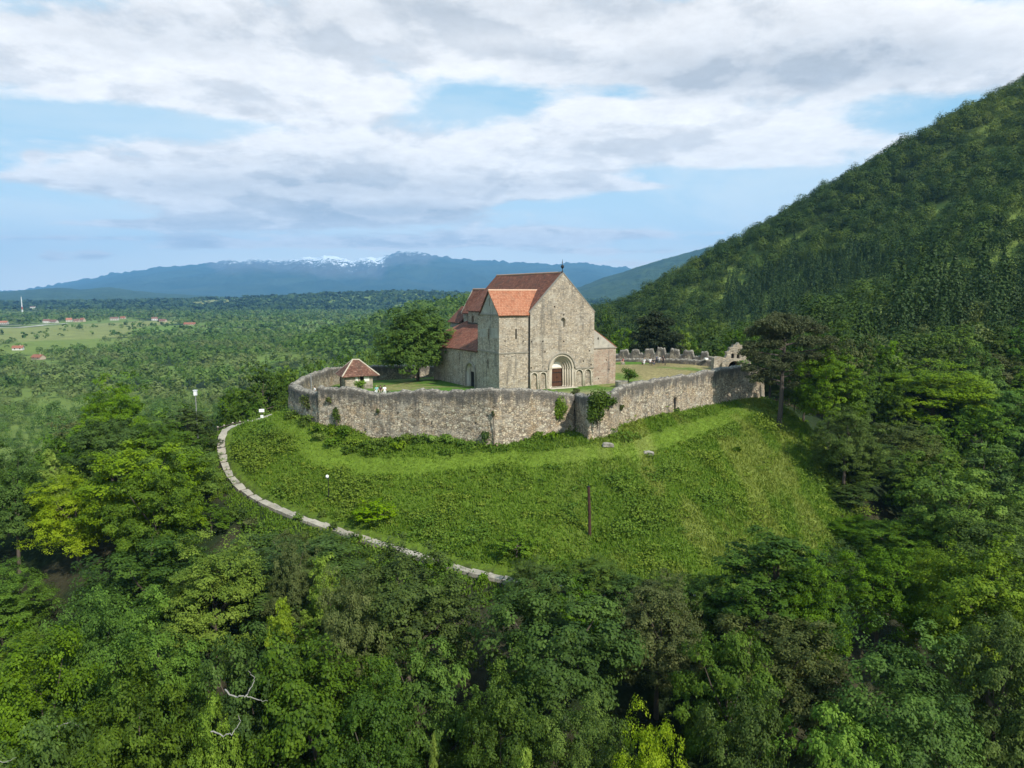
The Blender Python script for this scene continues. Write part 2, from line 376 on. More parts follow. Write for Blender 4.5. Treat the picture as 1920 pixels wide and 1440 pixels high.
def build_ground():
    ang = np.r_[np.arange(-60, 60.01, .32), np.arange(66, 300, 6)]; ang = np.radians(ang)
    rad = [.6]
    while rad[-1] < 42000: rad.append(rad[-1]+max(.9 if 40 < rad[-1] < 150 else 1.6, rad[-1]*.014))
    rad = np.array(rad); A, R = np.meshgrid(ang, rad)
    x = R*np.sin(A); y = R*np.cos(A); z = ground_h(x, y)
    z = z-(R > 5000)*(R-5000)**2/(2*6371000*1.16)
    na = len(ang); nr = len(rad)
    z += np.where(R < 200, .18*(fbm(x/1.5, y/1.5, 3, 31)-.5), 0)
    V = np.c_[x.ravel(), y.ravel(), z.ravel()]
    i = np.arange(nr-1)[:, None]*na; j = np.arange(na)[None]; jn = (j+1) % na
    Fq = np.stack([i+j, i+jn, i+na+jn, i+na+j], -1).reshape(-1, 4)
    # colour zones (what grows there)
    X, Y = V[:, 0], V[:, 1]; D = np.hypot(X, Y)
    col = np.zeros((len(V), 4)); col[:, 3] = 1
    wood = np.array([.022, .036, .012]); meadow = np.array([.13, .20, .035]); hay = np.array([.20, .21, .065]); soil = np.array([.26, .21, .12]); lawn = np.array([.118, .178, .02]); weed = np.array([.088, .135, .016]); brown = np.array([.055, .045, .028])
    col[:, :3] = wood
    n1 = fbm(X/70, Y/70, 4, 41)[:, None]
    val = (Y > 140)[:, None]
    farm = sstep(600, 1500, Y)[:, None]
    scrub = np.array([.135, .185, .04])
    col[:, :3] = np.where(val, wood*(1-sstep(.30, .50, n1))+scrub*sstep(.30, .50, n1), col[:, :3])
    fk = field_kind(X, Y); cols = {0: meadow, 1: np.array([.15, .195, .04]), 2: np.array([.2, .215, .065]), 3: hay}
    for k, cc in cols.items(): col[fk == k, :3] = cc
    ins = pip(X, Y, SLOPE); col[ins, :3] = weed
    ld = segdist(X, Y, LAWN)+1.6*(fbm(X/2.5, Y/2.5, 3, 81)-.5); m = ((1-sstep(.7, 2.2, ld))*ins)[:, None]
    col[:, :3] = col[:, :3]*(1-m)+lawn*m
    dry = (sstep(.49, .68, fbm(X/3.2, Y/9, 4, 51))*ins*sstep(2, 16, X))[:, None]
    col[:, :3] = col[:, :3]*(1-dry*.8)+np.array([.17, .2, .045])*dry*.8
    fa = ((D < 140) & ~ins)[:, None]*sstep(.45, .65, fbm(X/6, Y/6, 3, 61))[:, None]
    col[:, :3] = col[:, :3]*(1-fa*.7)+brown*fa*.7
    me = npmesh('ground', V, Fq, {'gcol': col}, smooth=True)
    t = NT('ground_cover'); P = t.pos(); g = t.attr('gcol').outputs['Color']
    f1 = t.noise(P, 1.6, 6, .7); f2 = t.noise(P, .05, 6, .65)
    colr = t.mix(.75, g, t.ramp(f1, [(.3, .5), (.72, 1.5)]), 'MULTIPLY')
    colr = t.mix(.5, colr, t.ramp(f2, [(.3, .6), (.7, 1.4)]), 'MULTIPLY')
    f3 = t.noise(P, .012, 8, .7)
    mat = t.finish(colr, .95, .1, t.math('ADD', f1, t.math('MULTIPLY', f3, 6)), .8, .35)
    o = link('ground', me, mat); tag(o, kind='structure')
build_ground()

def build_courtyard():
    pts = [Vector(p) for p in INN]; n = len(pts); edges = [(i, (i+1) % n) for i in range(n)]
    xs = [p[0] for p in INN]; ys = [p[1] for p in INN]
    g = [(x+random.uniform(-.2, .2), y+random.uniform(-.2, .2)) for x in np.arange(min(xs), max(xs), .9) for y in np.arange(min(ys), max(ys), .9)]
    g = np.array(g); ins = pip(g[:, 0], g[:, 1], INN)
    allp = pts+[Vector(q) for q in g[ins]]
    vv, ee, ff, *_ = geometry.delaunay_2d_cdt(allp, edges, [], 1, 1e-4)
    X = np.array([v.x for v in vv]); Y = np.array([v.y for v in vv])
    Z = tps_eval(CFIT, X, Y)+.12*(fbm(X/2, Y/2, 3, 71)-.5)
    # grassy mound in the left courtyard
    Z += .35*np.exp(-((X+11)/4)**2-((Y-107)/4)**2)
    green = np.array([.085, .17, .022]); dryc = np.array([.27, .225, .10])
    w = sstep(.42, .56, fbm(X/6, Y/6, 4, 77))*sstep(14, 20, X)+.7*sstep(.55, .7, fbm(X/5, Y/5, 4, 79))*(1-sstep(14, 20, X))
    w = np.clip(w+np.exp(-((X-25)/7)**2-((Y-122)/8)**2)*.7, 0, 1)
    pav = np.exp(-((X-11)/5)**2-((Y-99)/5)**2)*.9   # trodden ground before the portal
    c = green*(1-w[:, None])+dryc*w[:, None]; c = c*(1-pav[:, None])+np.array([.33, .27, .17])*pav[:, None]
    me = npmesh('courtyard', np.c_[X, Y, Z], np.array([f for f in ff if len(f) == 3]), {'gcol': np.c_[c, np.ones(len(X))]}, k=3, smooth=True)
    bm = bmesh.new(); bm.from_mesh(me); bmesh.ops.recalc_face_normals(bm, faces=bm.faces); bm.to_mesh(me); bm.free()
    tag(link('courtyard_ground', me, bpy.data.materials['ground_cover']), kind='structure')
build_courtyard()

# ------------------------------------------------------------------ church
STONES = [(.16, .135, .105), (.33, .275, .205), (.41, .35, .265), (.24, .215, .185), (.53, .46, .355), (.37, .29, .20), (.29, .25, .195)]
M_church = stone_mat('church_rubble_stone', [tuple(min(1, .28*m+.85*x*1.08) for x, m in zip(c, (.36, .315, .255))) for c in STONES], 3.3, 1.8, (.22, .18, .125), .06, patch=(.38, .28, .165))
M_wall = stone_mat('curtain_rubble_stone', [tuple(min(.62, x*1.22*m) for x, m in zip(c, (1.03, 1, .96))) for c in STONES], 2.9, 1.6, (.15, .125, .09), .07, top_attr=True, patch=(.42, .29, .155), patch_amt=.6, bstr=.9)
M_pink = stone_mat('reddish_rubble_stone', [(.30, .215, .16), (.38, .27, .20), (.42, .33, .25), (.30, .235, .18), (.36, .25, .18)], 2.3, 1.9, (.38, .32, .25), .06)
M_plaster = stone_mat('weathered_plaster', [(.36, .335, .28), (.40, .37, .31), (.38, .345, .285)], 1.2, 1.2, (.37, .34, .285), .01, patch=(.30, .27, .22), bstr=.15)
M_lime = plain('pale_limestone', (.56, .50, .40), .85, .18, 2.5)
M_limed = plain('shaped_limestone', (.46, .40, .31), .85, .22, 4)
M_string = plain('grey_string_stone', (.25, .225, .18), .9, .3, 3)
M_white = plain('white_limewash', (.74, .71, .64), .8, .08, 2)
M_tile_new = tile_mat('new_orange_tiles', [(.30, .105, .056), (.39, .15, .08), (.46, .215, .125), (.34, .13, .068)], .3)
M_tile_old = tile_mat('old_brown_tiles', [(.08, .038, .028), (.15, .06, .04), (.205, .08, .05), (.30, .135, .085)], .55)
M_tile_mid = tile_mat('weathered_red_tiles', [(.13, .05, .034), (.20, .072, .045), (.26, .10, .062), (.36, .17, .11)], .5)
M_dark = plain('dark_interior', (.012, .011, .010), .95)  # near-black: shade inside openings put into colour; also used on the side door
M_lead = plain('crevice_shade_dark', (.03, .03, .032), .5, .3, 6, .6)
def wood_mat(name, c1, c2):
    t = NT(name); P = t.obj(); w = t.noise(t.mapping(P, (9, 9, .7)), 1.5, 5, .7)
    return t.finish(t.ramp(w, [(.3, c1), (.7, c2)]), .8, .2, w, .5, .02)
M_wood = wood_mat('old_door_wood', (.035, .018, .011), (.13, .06, .034))
M_dwood = wood_mat('dark_weathered_wood', (.035, .028, .022), (.11, .09, .07))

church = empty('church', tuple(O3), THETA)
tag(church, 'weathered stone church with red tiled roofs standing inside the ruined wall ring', 'church')
def fu(px, py, v0=0.0):
    d = ray(px, py); s = np.dot(O3+V3*v0-CAM, V3)/np.dot(d, V3); p = CAM+d*s-O3; return float(p@U3), float(p[2])
def su(px, py, u0=0.0):
    d = ray(px, py); s = np.dot(O3+U3*u0-CAM, U3)/np.dot(d, U3); p = CAM+d*s-O3; return float(p@V3), float(p[2])

def arch_loop(c, hw, z0, zs, n=12):
    """outline: bottom z0, springing zs, round head"""
    pts = [(c-hw, z0), (c+hw, z0)]
    for i in range(n+1):
        a = PI*i/n; pts.append((c+hw*math.cos(a), zs+hw*math.sin(a)))
    return pts
def rect_loop(a, b, z0, z1): return [(a, z0), (b, z0), (b, z1), (a, z1)]
def wall_face(mb, outer, holes, plane, off, inward, depth=.45, mi=0, back_mi=1):
    """flat wall with real openings. plane 'v': (u,z)->(u,off,z); plane 'u': (v,z)->(off,v,z). inward = +-1 direction"""
    def P(q, d=0): return (q[0], off+inward*d, q[1]) if plane == 'v' else (off+inward*d, q[0], q[1])
    loops = [outer]+[h[0] for h in holes]
    tri = geometry.tessellate_polygon([[Vector((q[0], q[1], 0)) for q in L] for L in loops])
    flat = [q for L in loops for q in L]; n = len(mb.v); mb.v += [P(q) for q in flat]
    for t in tri: mb.f.append(tuple(n+i for i in t)); mb.mi.append(mi)
    for h in holes:
        L = h[0]; d = h[1] if len(h) > 1 else depth; rmi = h[2] if len(h) > 2 else mi; bmi = h[3] if len(h) > 3 else back_mi
        for i in range(len(L)):
            a, b = L[i-1], L[i]; mb.quad(P(a), P(b), P(b, d), P(a, d), mi=rmi)
        mb.quad(*[P(q, d) for q in L], mi=bmi)
def sq(cu, cz, r): return rect_loop(cu-r, cu+r, cz-r, cz+r)

VF = -.3                                                     # the nave front stands proud of the tower
UN0, UN1, UA1 = 5.0, 16.35, 20.75                            # nave and south aisle edges
EZ, RZ, RU = 11.15, 16.85, 10.62
# west block: nave front gable with portal opening, arcades, window
mats = [M_church, M_dark, M_limed, M_white, M_plaster]
PC = fu(1053.2, 692, VF)[0]; PS = 2.62
mb = MB(); holes = []
portal_r = 2.2
holes.append((arch_loop(PC, portal_r, -.28, PS, 24), 1.75, 0, 2))
for a, b, top in ((995.6, 1007.3, 699), (1012.6, 1024, 698), (1079.5, 1092.6, 693), (1096.3, 1108, 692)):
    ua, z1 = fu(a, top, VF); ub, _ = fu(b, top, VF); hw = (ub-ua)/2
    holes.append((arch_loop((ua+ub)/2, hw, -.25, z1-hw, 10), .22, 2, 0))
wa, wz0 = fu(1051.5, 613, VF); wb, wz1 = fu(1060.3, 595.5, VF); hw = (wb-wa)/2
holes.append((arch_loop((wa+wb)/2, hw, wz0, wz1-hw, 8), .5, 2, 4))
for px, py in ((1057, 590.5), (997, 641), (1018, 640), (1105.5, 658), (1108.5, 684), (1094, 677), (1022, 660), (1057, 640), (1040, 575), (996, 690)):
    q = fu(px, py, VF); holes.append((sq(q[0], q[1], .12), .3))
outer = [(UN0, -2), (UN1, -2), (UN1, EZ), (RU, RZ), (UN0, EZ)]
wall_face(mb, outer, holes, 'v', VF, 1)
VB = 21.6
mb.quad((UN0, VF, -2), (UN0, 0, -2), (UN0, 0, EZ), (UN0, VF, EZ))
mb.quad((UN1, VF, -2), (UN1, VB, -2), (UN1, VB, EZ), (UN1, VF, EZ))
# north nave wall above the aisle roof with its clerestory opening
c0, c1 = 19.3, 20.1
wall_face(mb, [(0, 7), (VB, 7), (VB, EZ-.05), (0, EZ-.05)], [(arch_loop(19.75, .42, 8.9, 9.75, 8), .4)], 'u', UN0, 1)
wall_face(mb, [(UN0, -2), (UN1, -2), (UN1, EZ), (RU, RZ), (UN0, EZ)], [], 'v', VB, -1)
mb.build('nave_wall', mats, church)
# coping along the gable
mb = MB()
for s0, s1 in (((UN0-.1, EZ-.1), (RU, RZ+.08)), ((RU, RZ+.08), (UN1+.12, EZ-.14))):
    (ua, za), (ub, zb) = s0, s1
    mb.prism([(ua, VF-.05, za), (ub, VF-.05, zb), (ub, VF-.05, zb+.16), (ua, VF-.05, za+.16)], (0, .5, 0))
mb.build('gable_coping', M_string, church)

# tower (north-west block)
TV = 7.2; TZ = 10.95
mb = MB(); holes = []
ta, z0 = fu(966.2, 636); tb, z1 = fu(969, 617); holes.append((rect_loop(ta, tb, z0, z1), .6))
for px, py in ((947, 640), (981, 640), (962, 707), (945, 668), (960, 668), (985, 707)):
    q = fu(px, py); holes.append((sq(q[0], q[1], .09), .3))
wall_face(mb, [(0, -2), (UN0, -2), (UN0, TZ), (0, TZ)], holes, 'v', 0, 1)
holes = []
for px, p0, p1, w in ((916, 636, 617, .16), (915, 690, 674, .22)):
    v, za = su(px, p0); _, zb = su(px, p1); holes.append((rect_loop(v-w, v+w, za, zb), .6))
wall_face(mb, [(0, -2), (TV, -2), (TV, TZ), (0, TZ)], holes, 'u', 0, 1)
wall_face(mb, [(0, 4.9), (UN0, 4.9), (UN0, TZ), (0, TZ)], [], 'v', TV, -1)
mb.build('tower_wall', mats, church)
# pale plaster fields of the tower's side, 12 mm proud of the rubble
mb = MB()
for p in (((900, 616), (912.5, 616), (912.5, 631), (900, 632)), ((919, 615), (933, 615), (933.5, 635), (919, 633))):
    pts = [su(*q) for q in p]; mb = MB(); mb.prism([(-.012, v, z) for v, z in pts], (.02, 0, 0)); mb.build('plaster_patch', M_plaster, church)
# gable end of the tower roof
GZ = 14.2; GV = 3.15
mb = MB(); v, za = su(918, 574); _, zb = su(918, 559)
wall_face(mb, [(.05, TZ-.02), (6.25, TZ-.02), (GV, GZ)], [(rect_loop(v-.13, v+.13, za, zb), .5)], 'u', -.03, 1)
mb.build('tower_gable', [M_plaster, M_dark], church)

def slab(name, poly, mat, th=.16, parent=church, uvdir=None):
    """roof slope: planar polygon of 3D points, thickened upward; UV in metres with v up the slope"""
    P = [Vector(p) for p in poly]; n = (P[1]-P[0]).cross(P[2]-P[0]).normalized()
    if n.z < 0: n = -n; P.reverse()
    h = Vector((0, 0, 1)).cross(n).normalized(); up = n.cross(h).normalized()
    if up.z < 0: up = -up
    bm = bmesh.new(); top = [bm.verts.new(p+n*th) for p in P]; bot = [bm.verts.new(p) for p in P]
    ft = bm.faces.new(top)
    bm.faces.new(bot[::-1])
    for i in range(len(P)): bm.faces.new((top[i-1], bot[i-1], bot[i], top[i]))
    # sag: subdivide and jitter the tiled face
    bmesh.ops.triangulate(bm, faces=[ft]); 
    bmesh.ops.subdivide_edges(bm, edges=[e for e in bm.edges if e.calc_length() > .8], cuts=5, use_grid_fill=True)
    for vtx in bm.verts:
        q = vtx.co; vtx.co += n*(.11*(float(fbm(q.x*.5+9, q.y*.5+q.z*.7, 3, 5))-.5)*2)
    uv = bm.loops.layers.uv.new('UVMap')
    for f in bm.faces:
        for lp in f.loops: lp[uv].uv = (lp.vert.co.dot(h), lp.vert.co.dot(up))
    me = bpy.data.meshes.new(name); bm.to_mesh(me); bm.free()
    return link(name, me, mat, parent)
def ridge_cap(a, b, mat, parent=church, r=.15, name='ridge_cap'):
    a = Vector(a); b = Vector(b); n = max(2, int((b-a).length/.42)); mb = MB()
    for i in range(n):
        p = a.lerp(b, i/n); q = a.lerp(b, (i+1.08)/n)
        mb.tube([p, q], [r*random.uniform(.9, 1.05), r*1.18], 8)
    return mb.build(name, mat, parent)
OV = .28
s = (RZ-EZ)/(RU-UN0)
slab('roof', [(UN0-OV, VF+.42, EZ-OV*s+.02), (RU, VF+.42, RZ+.02), (RU, VB+.1, RZ+.02), (UN0-OV, VB+.1, EZ-OV*s+.02)], M_tile_old)['label'] = 'steep brown tiled main roof'
s2 = (RZ-EZ)/(UN1-RU)
slab('roof', [(UN1+OV, VF+.42, EZ-OV*s2+.02), (RU, VF+.42, RZ+.02), (RU, VB+.1, RZ+.02), (UN1+OV, VB+.1, EZ-OV*s2+.02)], M_tile_mid)
M_ridge = plain('pale_ridge_tile', (.40, .25, .17), .9, .35, 3)
ridge_cap((RU, VF+.42, RZ+.2), (RU, VB, RZ+.2), M_ridge)
# transverse tower roof, bright new tiles in front, cut where it meets the main slope
def on_main(z): return UN0+(z-EZ)/s-.05
zt = GZ; ze = TZ
slab('roof', [(-.22, -OV, ze-.28), (-.22, GV, zt+.05), (on_main(zt)+.2, GV, zt+.05), (on_main(ze), -OV, ze-.28)], M_tile_new)['label'] = 'bright orange new tiled roof slope'
slab('roof', [(-.22, 6.35+OV-.1, ze-.28), (-.22, GV, zt+.05), (on_main(zt)+.2, GV, zt+.05), (on_main(ze), 6.35+OV-.1, ze-.28)], M_tile_old)
ridge_cap((-.22, GV, zt+.2), (on_main(zt)+.1, GV, zt+.2), plain('pale_mortar_ridge', (.55, .36, .25), .9, .2, 3))
mb = MB(); mb.prism([(-.12, -.14, TZ-.2), (-.12, .12, TZ-.2), (-.12, .12, TZ), (-.12, -.14, TZ)], (UN0-.02, 0, 0))
mb.prism([(-.14, .12, TZ-.2), (.12, .12, TZ-.2), (.12, .12, TZ), (-.14, .12, TZ)], (0, TV-.1, 0)); mb.build('cornice', M_string, church)
# string courses
zs = 5.33
mb = MB(); mb.box((-.1, -.1, zs-.1), (UN0+.02, .06, zs+.1)); mb.box((-.1, .06, zs-.1), (.06, TV, zs+.1)); mb.build('string_course', M_string, church)
mb = MB(); zp = 2.5
mb.box((UN0-.02, VF-.14, zp-.08), (PC-portal_r-.28, VF+.06, zp+.1)); mb.build('string_course', M_string, church); mb = MB(); mb.box((PC+portal_r+.28, VF-.14, zp-.06), (UN1+.02, VF+.06, zp+.12)); mb.build('string_course', M_string, church)
# dark tube painting the shade of the crevice at the joint
mb = MB(); mb.tube([(UN0-.09, -.1, -.3), (UN0-.09, -.1, TZ-.3)], .07, 8); mb.build('crevice_shade', M_lead, church)

# south aisle front: lean-to gable and block
mb = MB(); q = fu(1121.5, 634)
wall_face(mb, [(UN1, 5.5), (UA1, 5.5), (UN1, 8.45)], [(arch_loop(q[0], .13, q[1]-.25, q[1], 6), .4)], 'v', -.0, 1, mi=0, back_mi=1)
mb.build('aisle_gable', [M_plaster, M_dark], church)
mb = MB(); hs = []
for px, py in ((1142, 693), (1122, 710), (1137, 675)):
    q = fu(px, py); hs.append((sq(q[0], q[1], .1), .3))
wall_face(mb, [(UN1, -2), (UA1, -2), (UA1, 5.4), (UN1, 5.4)], hs, 'v', 0, 1)
mb.quad((UA1, 0, -2), (UA1, 22, -2), (UA1, 22, 5.4), (UA1, 0, 5.4)); mb.quad((UN1, 22, -2), (UA1, 22, -2), (UA1, 22, 5.4), (UN1, 22, 8.4))
mb.build('south_aisle_wall', [M_pink, M_dark], church)
mb = MB(); mb.box((UN1+.02, -.12, 5.38), (UA1+.12, .08, 5.52)); mb.build('string_course', M_string, church)
slab('roof', [(UA1+OV, .1, 5.3), (UN1, .1, 8.45), (UN1, 22.2, 8.45), (UA1+OV, 22.2, 5.3)], M_tile_mid)
# north aisle
AV = 22.3
mb = MB(); hs = []
for px, p0, p1 in ((838.5, 676, 662), (860, 683, 664)):
    v, za = su(px, p0); _, zb = su(px, p1); hs.append((arch_loop(v, .17, za, zb, 6), .5, 0, 1))
DV = 10.1; DH = 1.7; DS = 1.3; DB = -1.05
hs.append((arch_loop(DV, DH, DB, DS, 14), .55, 3, 4))
wall_face(mb, [(TV, -3), (AV, -3), (AV, 4.8), (TV, 5.1)], hs, 'u', .12, 1)
mb.quad((.12, AV, -3), (UN0, AV, -3), (UN0, AV, 8.5), (.12, AV, 4.8))
mb.build('north_aisle_wall', [M_church, M_dark, M_limed, M_white, M_plaster], church)
mb = MB()
arc = [(.02, DV+(DH+.12)*math.cos(a), DS+(DH+.12)*math.sin(a)) for a in np.linspace(0, PI, 15)]
mb.tube([(.02, DV+DH+.12, DB)]+arc+[(.02, DV-DH-.12, DB)], .17, 8); mb.build('side_door_arch', M_string, church)
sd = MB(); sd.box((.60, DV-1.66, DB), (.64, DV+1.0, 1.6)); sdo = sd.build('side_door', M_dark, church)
h_ = MB(); h_.tube([(.57, DV+.6, .1), (.57, DV+.6, .3)], .03, 6); h_.build('handle', M_lead, sdo)
mb = MB(); mb.box((-.5, DV-1.9, DB-.6), (.1, DV+1.9, DB+.05)); mb.box((-.9, DV-1.4, DB-.7), (-.5, DV+1.4, DB-.12)); mb.build('doorstep', M_limed, church)
slab('roof', [(-.25, 15.6, 4.92), (-.25, AV+.25, 4.72), (UN0-.02, AV+.25, 8.55), (UN0-.02, TV-.1, 8.7), (2.2, TV-.0, 6.75)], M_tile_mid)
slab('roof', [(-.25, TV+.02, 4.98), (-.25, 15.6, 4.92), (2.2, TV+.02, 6.75)], M_tile_old)
mb = MB(); mb.box((UN0-.16, TV, 8.72), (UN0, VB, 8.98)); mb.build('roof_flashing', M_dwood, church)
# choir block behind
cu0, cu1, cuR, cv1, ce, cr = 7.2, 11.5, 9.25, 28.6, 10.75, 14.5
mb = MB()
mb.quad((cu0, VB, 3), (cu0, cv1, 3), (cu0, cv1, ce), (cu0, VB, ce)); mb.quad((cu1, VB, -2), (cu1, cv1, -2), (cu1, cv1, ce), (cu1, VB, ce))
wall_face(mb, [(cu0, -2), (cu1, -2), (cu1, ce), (cuR, cr), (cu0, ce)], [], 'v', cv1, -1)
mb.build('choir_wall', [M_church, M_dark], church)
slab('roof', [(cu0-.3, VB, ce-.45), (cuR, VB, cr), (cuR, cv1, cr), (cu0-.3, cv1, ce-.45)], M_tile_mid)
slab('roof', [(cu1+.3, VB, ce-.45), (cuR, VB, cr), (cuR, cv1, cr), (cu1+.3, cv1, ce-.45)], M_tile_mid)
mb = MB()
for ua, za, ub, zb in ((cu0-.35, ce-.5, cuR, cr+.1), (cuR, cr+.1, cu1+.35, ce-.5)):
    mb.prism([(ua, cv1-.1, za), (ub, cv1-.1, zb), (ub, cv1-.1, zb+.25), (ua, cv1-.1, za+.25)], (0, .35, 0))
mb.build('gable_coping', M_limed, church)
ridge_cap((cuR, VB, cr+.18), (cuR, cv1, cr+.18), M_ridge)
# north choir aisle
mb = MB(); mb.box((.6, AV-.2, -3), (cu0, 27, 6.2)); mb.build('choir_aisle_wall', M_church, church)
slab('roof', [(.3, AV+.2, 6.1), (.3, 27.2, 6.1), (cu0, 27.2, 8.8), (cu0, AV+.2, 8.8)], M_tile_mid)
# chancel
hu0, hu1, huR, hv1, he, hr = 6.75, 12.1, 9.45, 34.0, 8.75, 11.4
mb = MB(); mb.quad((hu0, cv1, -4), (hu0, hv1, -4), (hu0, hv1, he), (hu0, cv1, he)); mb.quad((hu1, cv1, -4), (hu1, hv1, -4), (hu1, hv1, he), (hu1, cv1, he))
wall_face(mb, [(hu0, -4), (hu1, -4), (hu1, he), (huR, hr), (hu0, he)], [], 'v', hv1, -1); mb.build('chancel_wall', [M_plaster, M_dark], church)
slab('roof', [(hu0-.3, cv1+.1, he-.3), (huR, cv1+.1, hr), (huR, hv1+.2, hr), (hu0-.3, hv1+.2, he-.3)], M_tile_old)
slab('roof', [(hu1+.3, cv1+.1, he-.3), (huR, cv1+.1, hr), (huR, hv1+.2, hr), (hu1+.3, hv1+.2, he-.3)], M_tile_old)

# portal: stepped orders with roll mouldings and nook shafts
portal = None
mb = MB(); nO = 5; r0, r1, dep = portal_r, 1.02, 1.5
for k in range(nO):
    ro = r0-(r0-r1)*k/nO; ri = r0-(r0-r1)*(k+1)/nO; va = VF+.02+dep*k/nO; vb = VF+.02+dep*(k+1)/nO
    po = [(PC-ro, -.28)]+[(PC+ro*math.cos(a), PS+ro*math.sin(a)) for a in np.linspace(PI, 0, 25)]+[(PC+ro, -.28)]
    pi_ = [(PC-ri, -.28)]+[(PC+ri*math.cos(a), PS+ri*math.sin(a)) for a in np.linspace(PI, 0, 25)]+[(PC+ri, -.28)]
    for i in range(len(po)-1):
        f = lambda q, v: (q[0], v, q[1])
        mb.quad(f(po[i], va), f(po[i+1], va), f(pi_[i+1], va), f(pi_[i], va))
        mb.quad(f(pi_[i], va), f(pi_[i+1], va), f(pi_[i+1], vb), f(pi_[i], vb))
portal = mb.build('portal', M_limed, church)
for k in range(nO):
    rr = r0-(r0-r1)*(k+1)/nO+.02; v = VF+dep*(k+.35)/nO
    m = MB(); m.tube([(PC+rr*math.cos(a), v, PS+rr*math.sin(a)) for a in np.linspace(0, PI, 25)], .085, 8); m.build('archivolt', M_lime, portal, True)
    for sd_ in (-1, 1):
        m = MB(); m.tube([(PC+sd_*rr, v, -.1), (PC+sd_*rr, v, PS-.14)], .085, 8)
        m.lathe([(.09, 0), (.14, .1), (.15, .2)], (PC+sd_*rr, v, PS-.18), 8); m.lathe([(.14, 0), (.12, .08), (.085, .14)], (PC+sd_*rr, v, -.25), 8)
        m.build('column', M_lime, portal, True)
m = MB(); hr_ = r0+.14
m.tube([(PC+hr_*math.cos(a), VF-.03, PS+hr_*math.sin(a)) for a in np.linspace(0, PI, 29)], .14, 8); m.build('hood_moulding', M_string, portal, True)
vd = VF+dep+.02
m = MB(); m.prism([(PC+r1*math.cos(a), vd, PS+r1*math.sin(a)) for a in np.linspace(0, PI, 21)], (0, .12, 0)); m.build('tympanum', M_white, portal)
m = MB(); m.box((PC-r1, vd-.12, PS-.1), (PC+r1, vd+.1, PS+.06)); m.build('lintel', M_limed, portal)
door = MB()
for i in range(8):
    w = 2*r1/8; door.box((PC-r1+i*w+.008, vd+.02+.012*(i % 2), -.22), (PC-r1+(i+1)*w-.008, vd+.12, PS-.1))
dobj = door.build('door', M_wood, church)
m = MB(); m.box((PC-.98, vd-.0, .35), (PC+.98, vd+.03, .48)); m.build('hinge_strap', M_lead, dobj); m = MB(); m.box((PC-.98, vd-.0, 1.8), (PC+.98, vd+.03, 1.93)); m.build('hinge_strap', M_lead, dobj)
m = MB(); m.tube([(PC+.1, vd-.06, 1.0), (PC+.1, vd-.06, 1.25)], .03, 6); m.build('handle', M_lead, dobj)
m = MB(); m.box((PC-2.3, VF-.9, -1.0), (PC+2.5, VF+1.3, -.3)); m.box((PC-1.9, VF-1.35, -1.0), (PC+2.7, VF-.9, -.52)); m.build('portal_step', M_lime, church)
# arcade mouldings of the blind arches
for a, b, top in ((995.6, 1007.3, 699), (1012.6, 1024, 698), (1079.5, 1092.6, 693), (1096.3, 1108, 692)):
    ua, z1 = fu(a, top, VF); ub, _ = fu(b, top, VF); hw = (ub-ua)/2+.06; c = (ua+ub)/2
    m = MB(); m.tube([(c+hw, VF, -.3)]+[(c+hw*math.cos(t), VF, z1-hw+hw*math.sin(t)) for t in np.linspace(0, PI, 13)]+[(c-hw, VF, -.3)], .075, 6); m.build('blind_arch', M_lime, church, True)
# roof finial
m = MB(); m.lathe([(.16, 0), (.12, .25), (.05, .4), (.05, .6), (.2, .75), (.26, .92), (.2, 1.1), (.05, 1.22), (.04, 1.5), (.075, 1.58), (.04, 1.66), (.012, 2.0)], (RU, VF+.25, RZ+.15), 12); m.build('finial', M_lead, church, True)

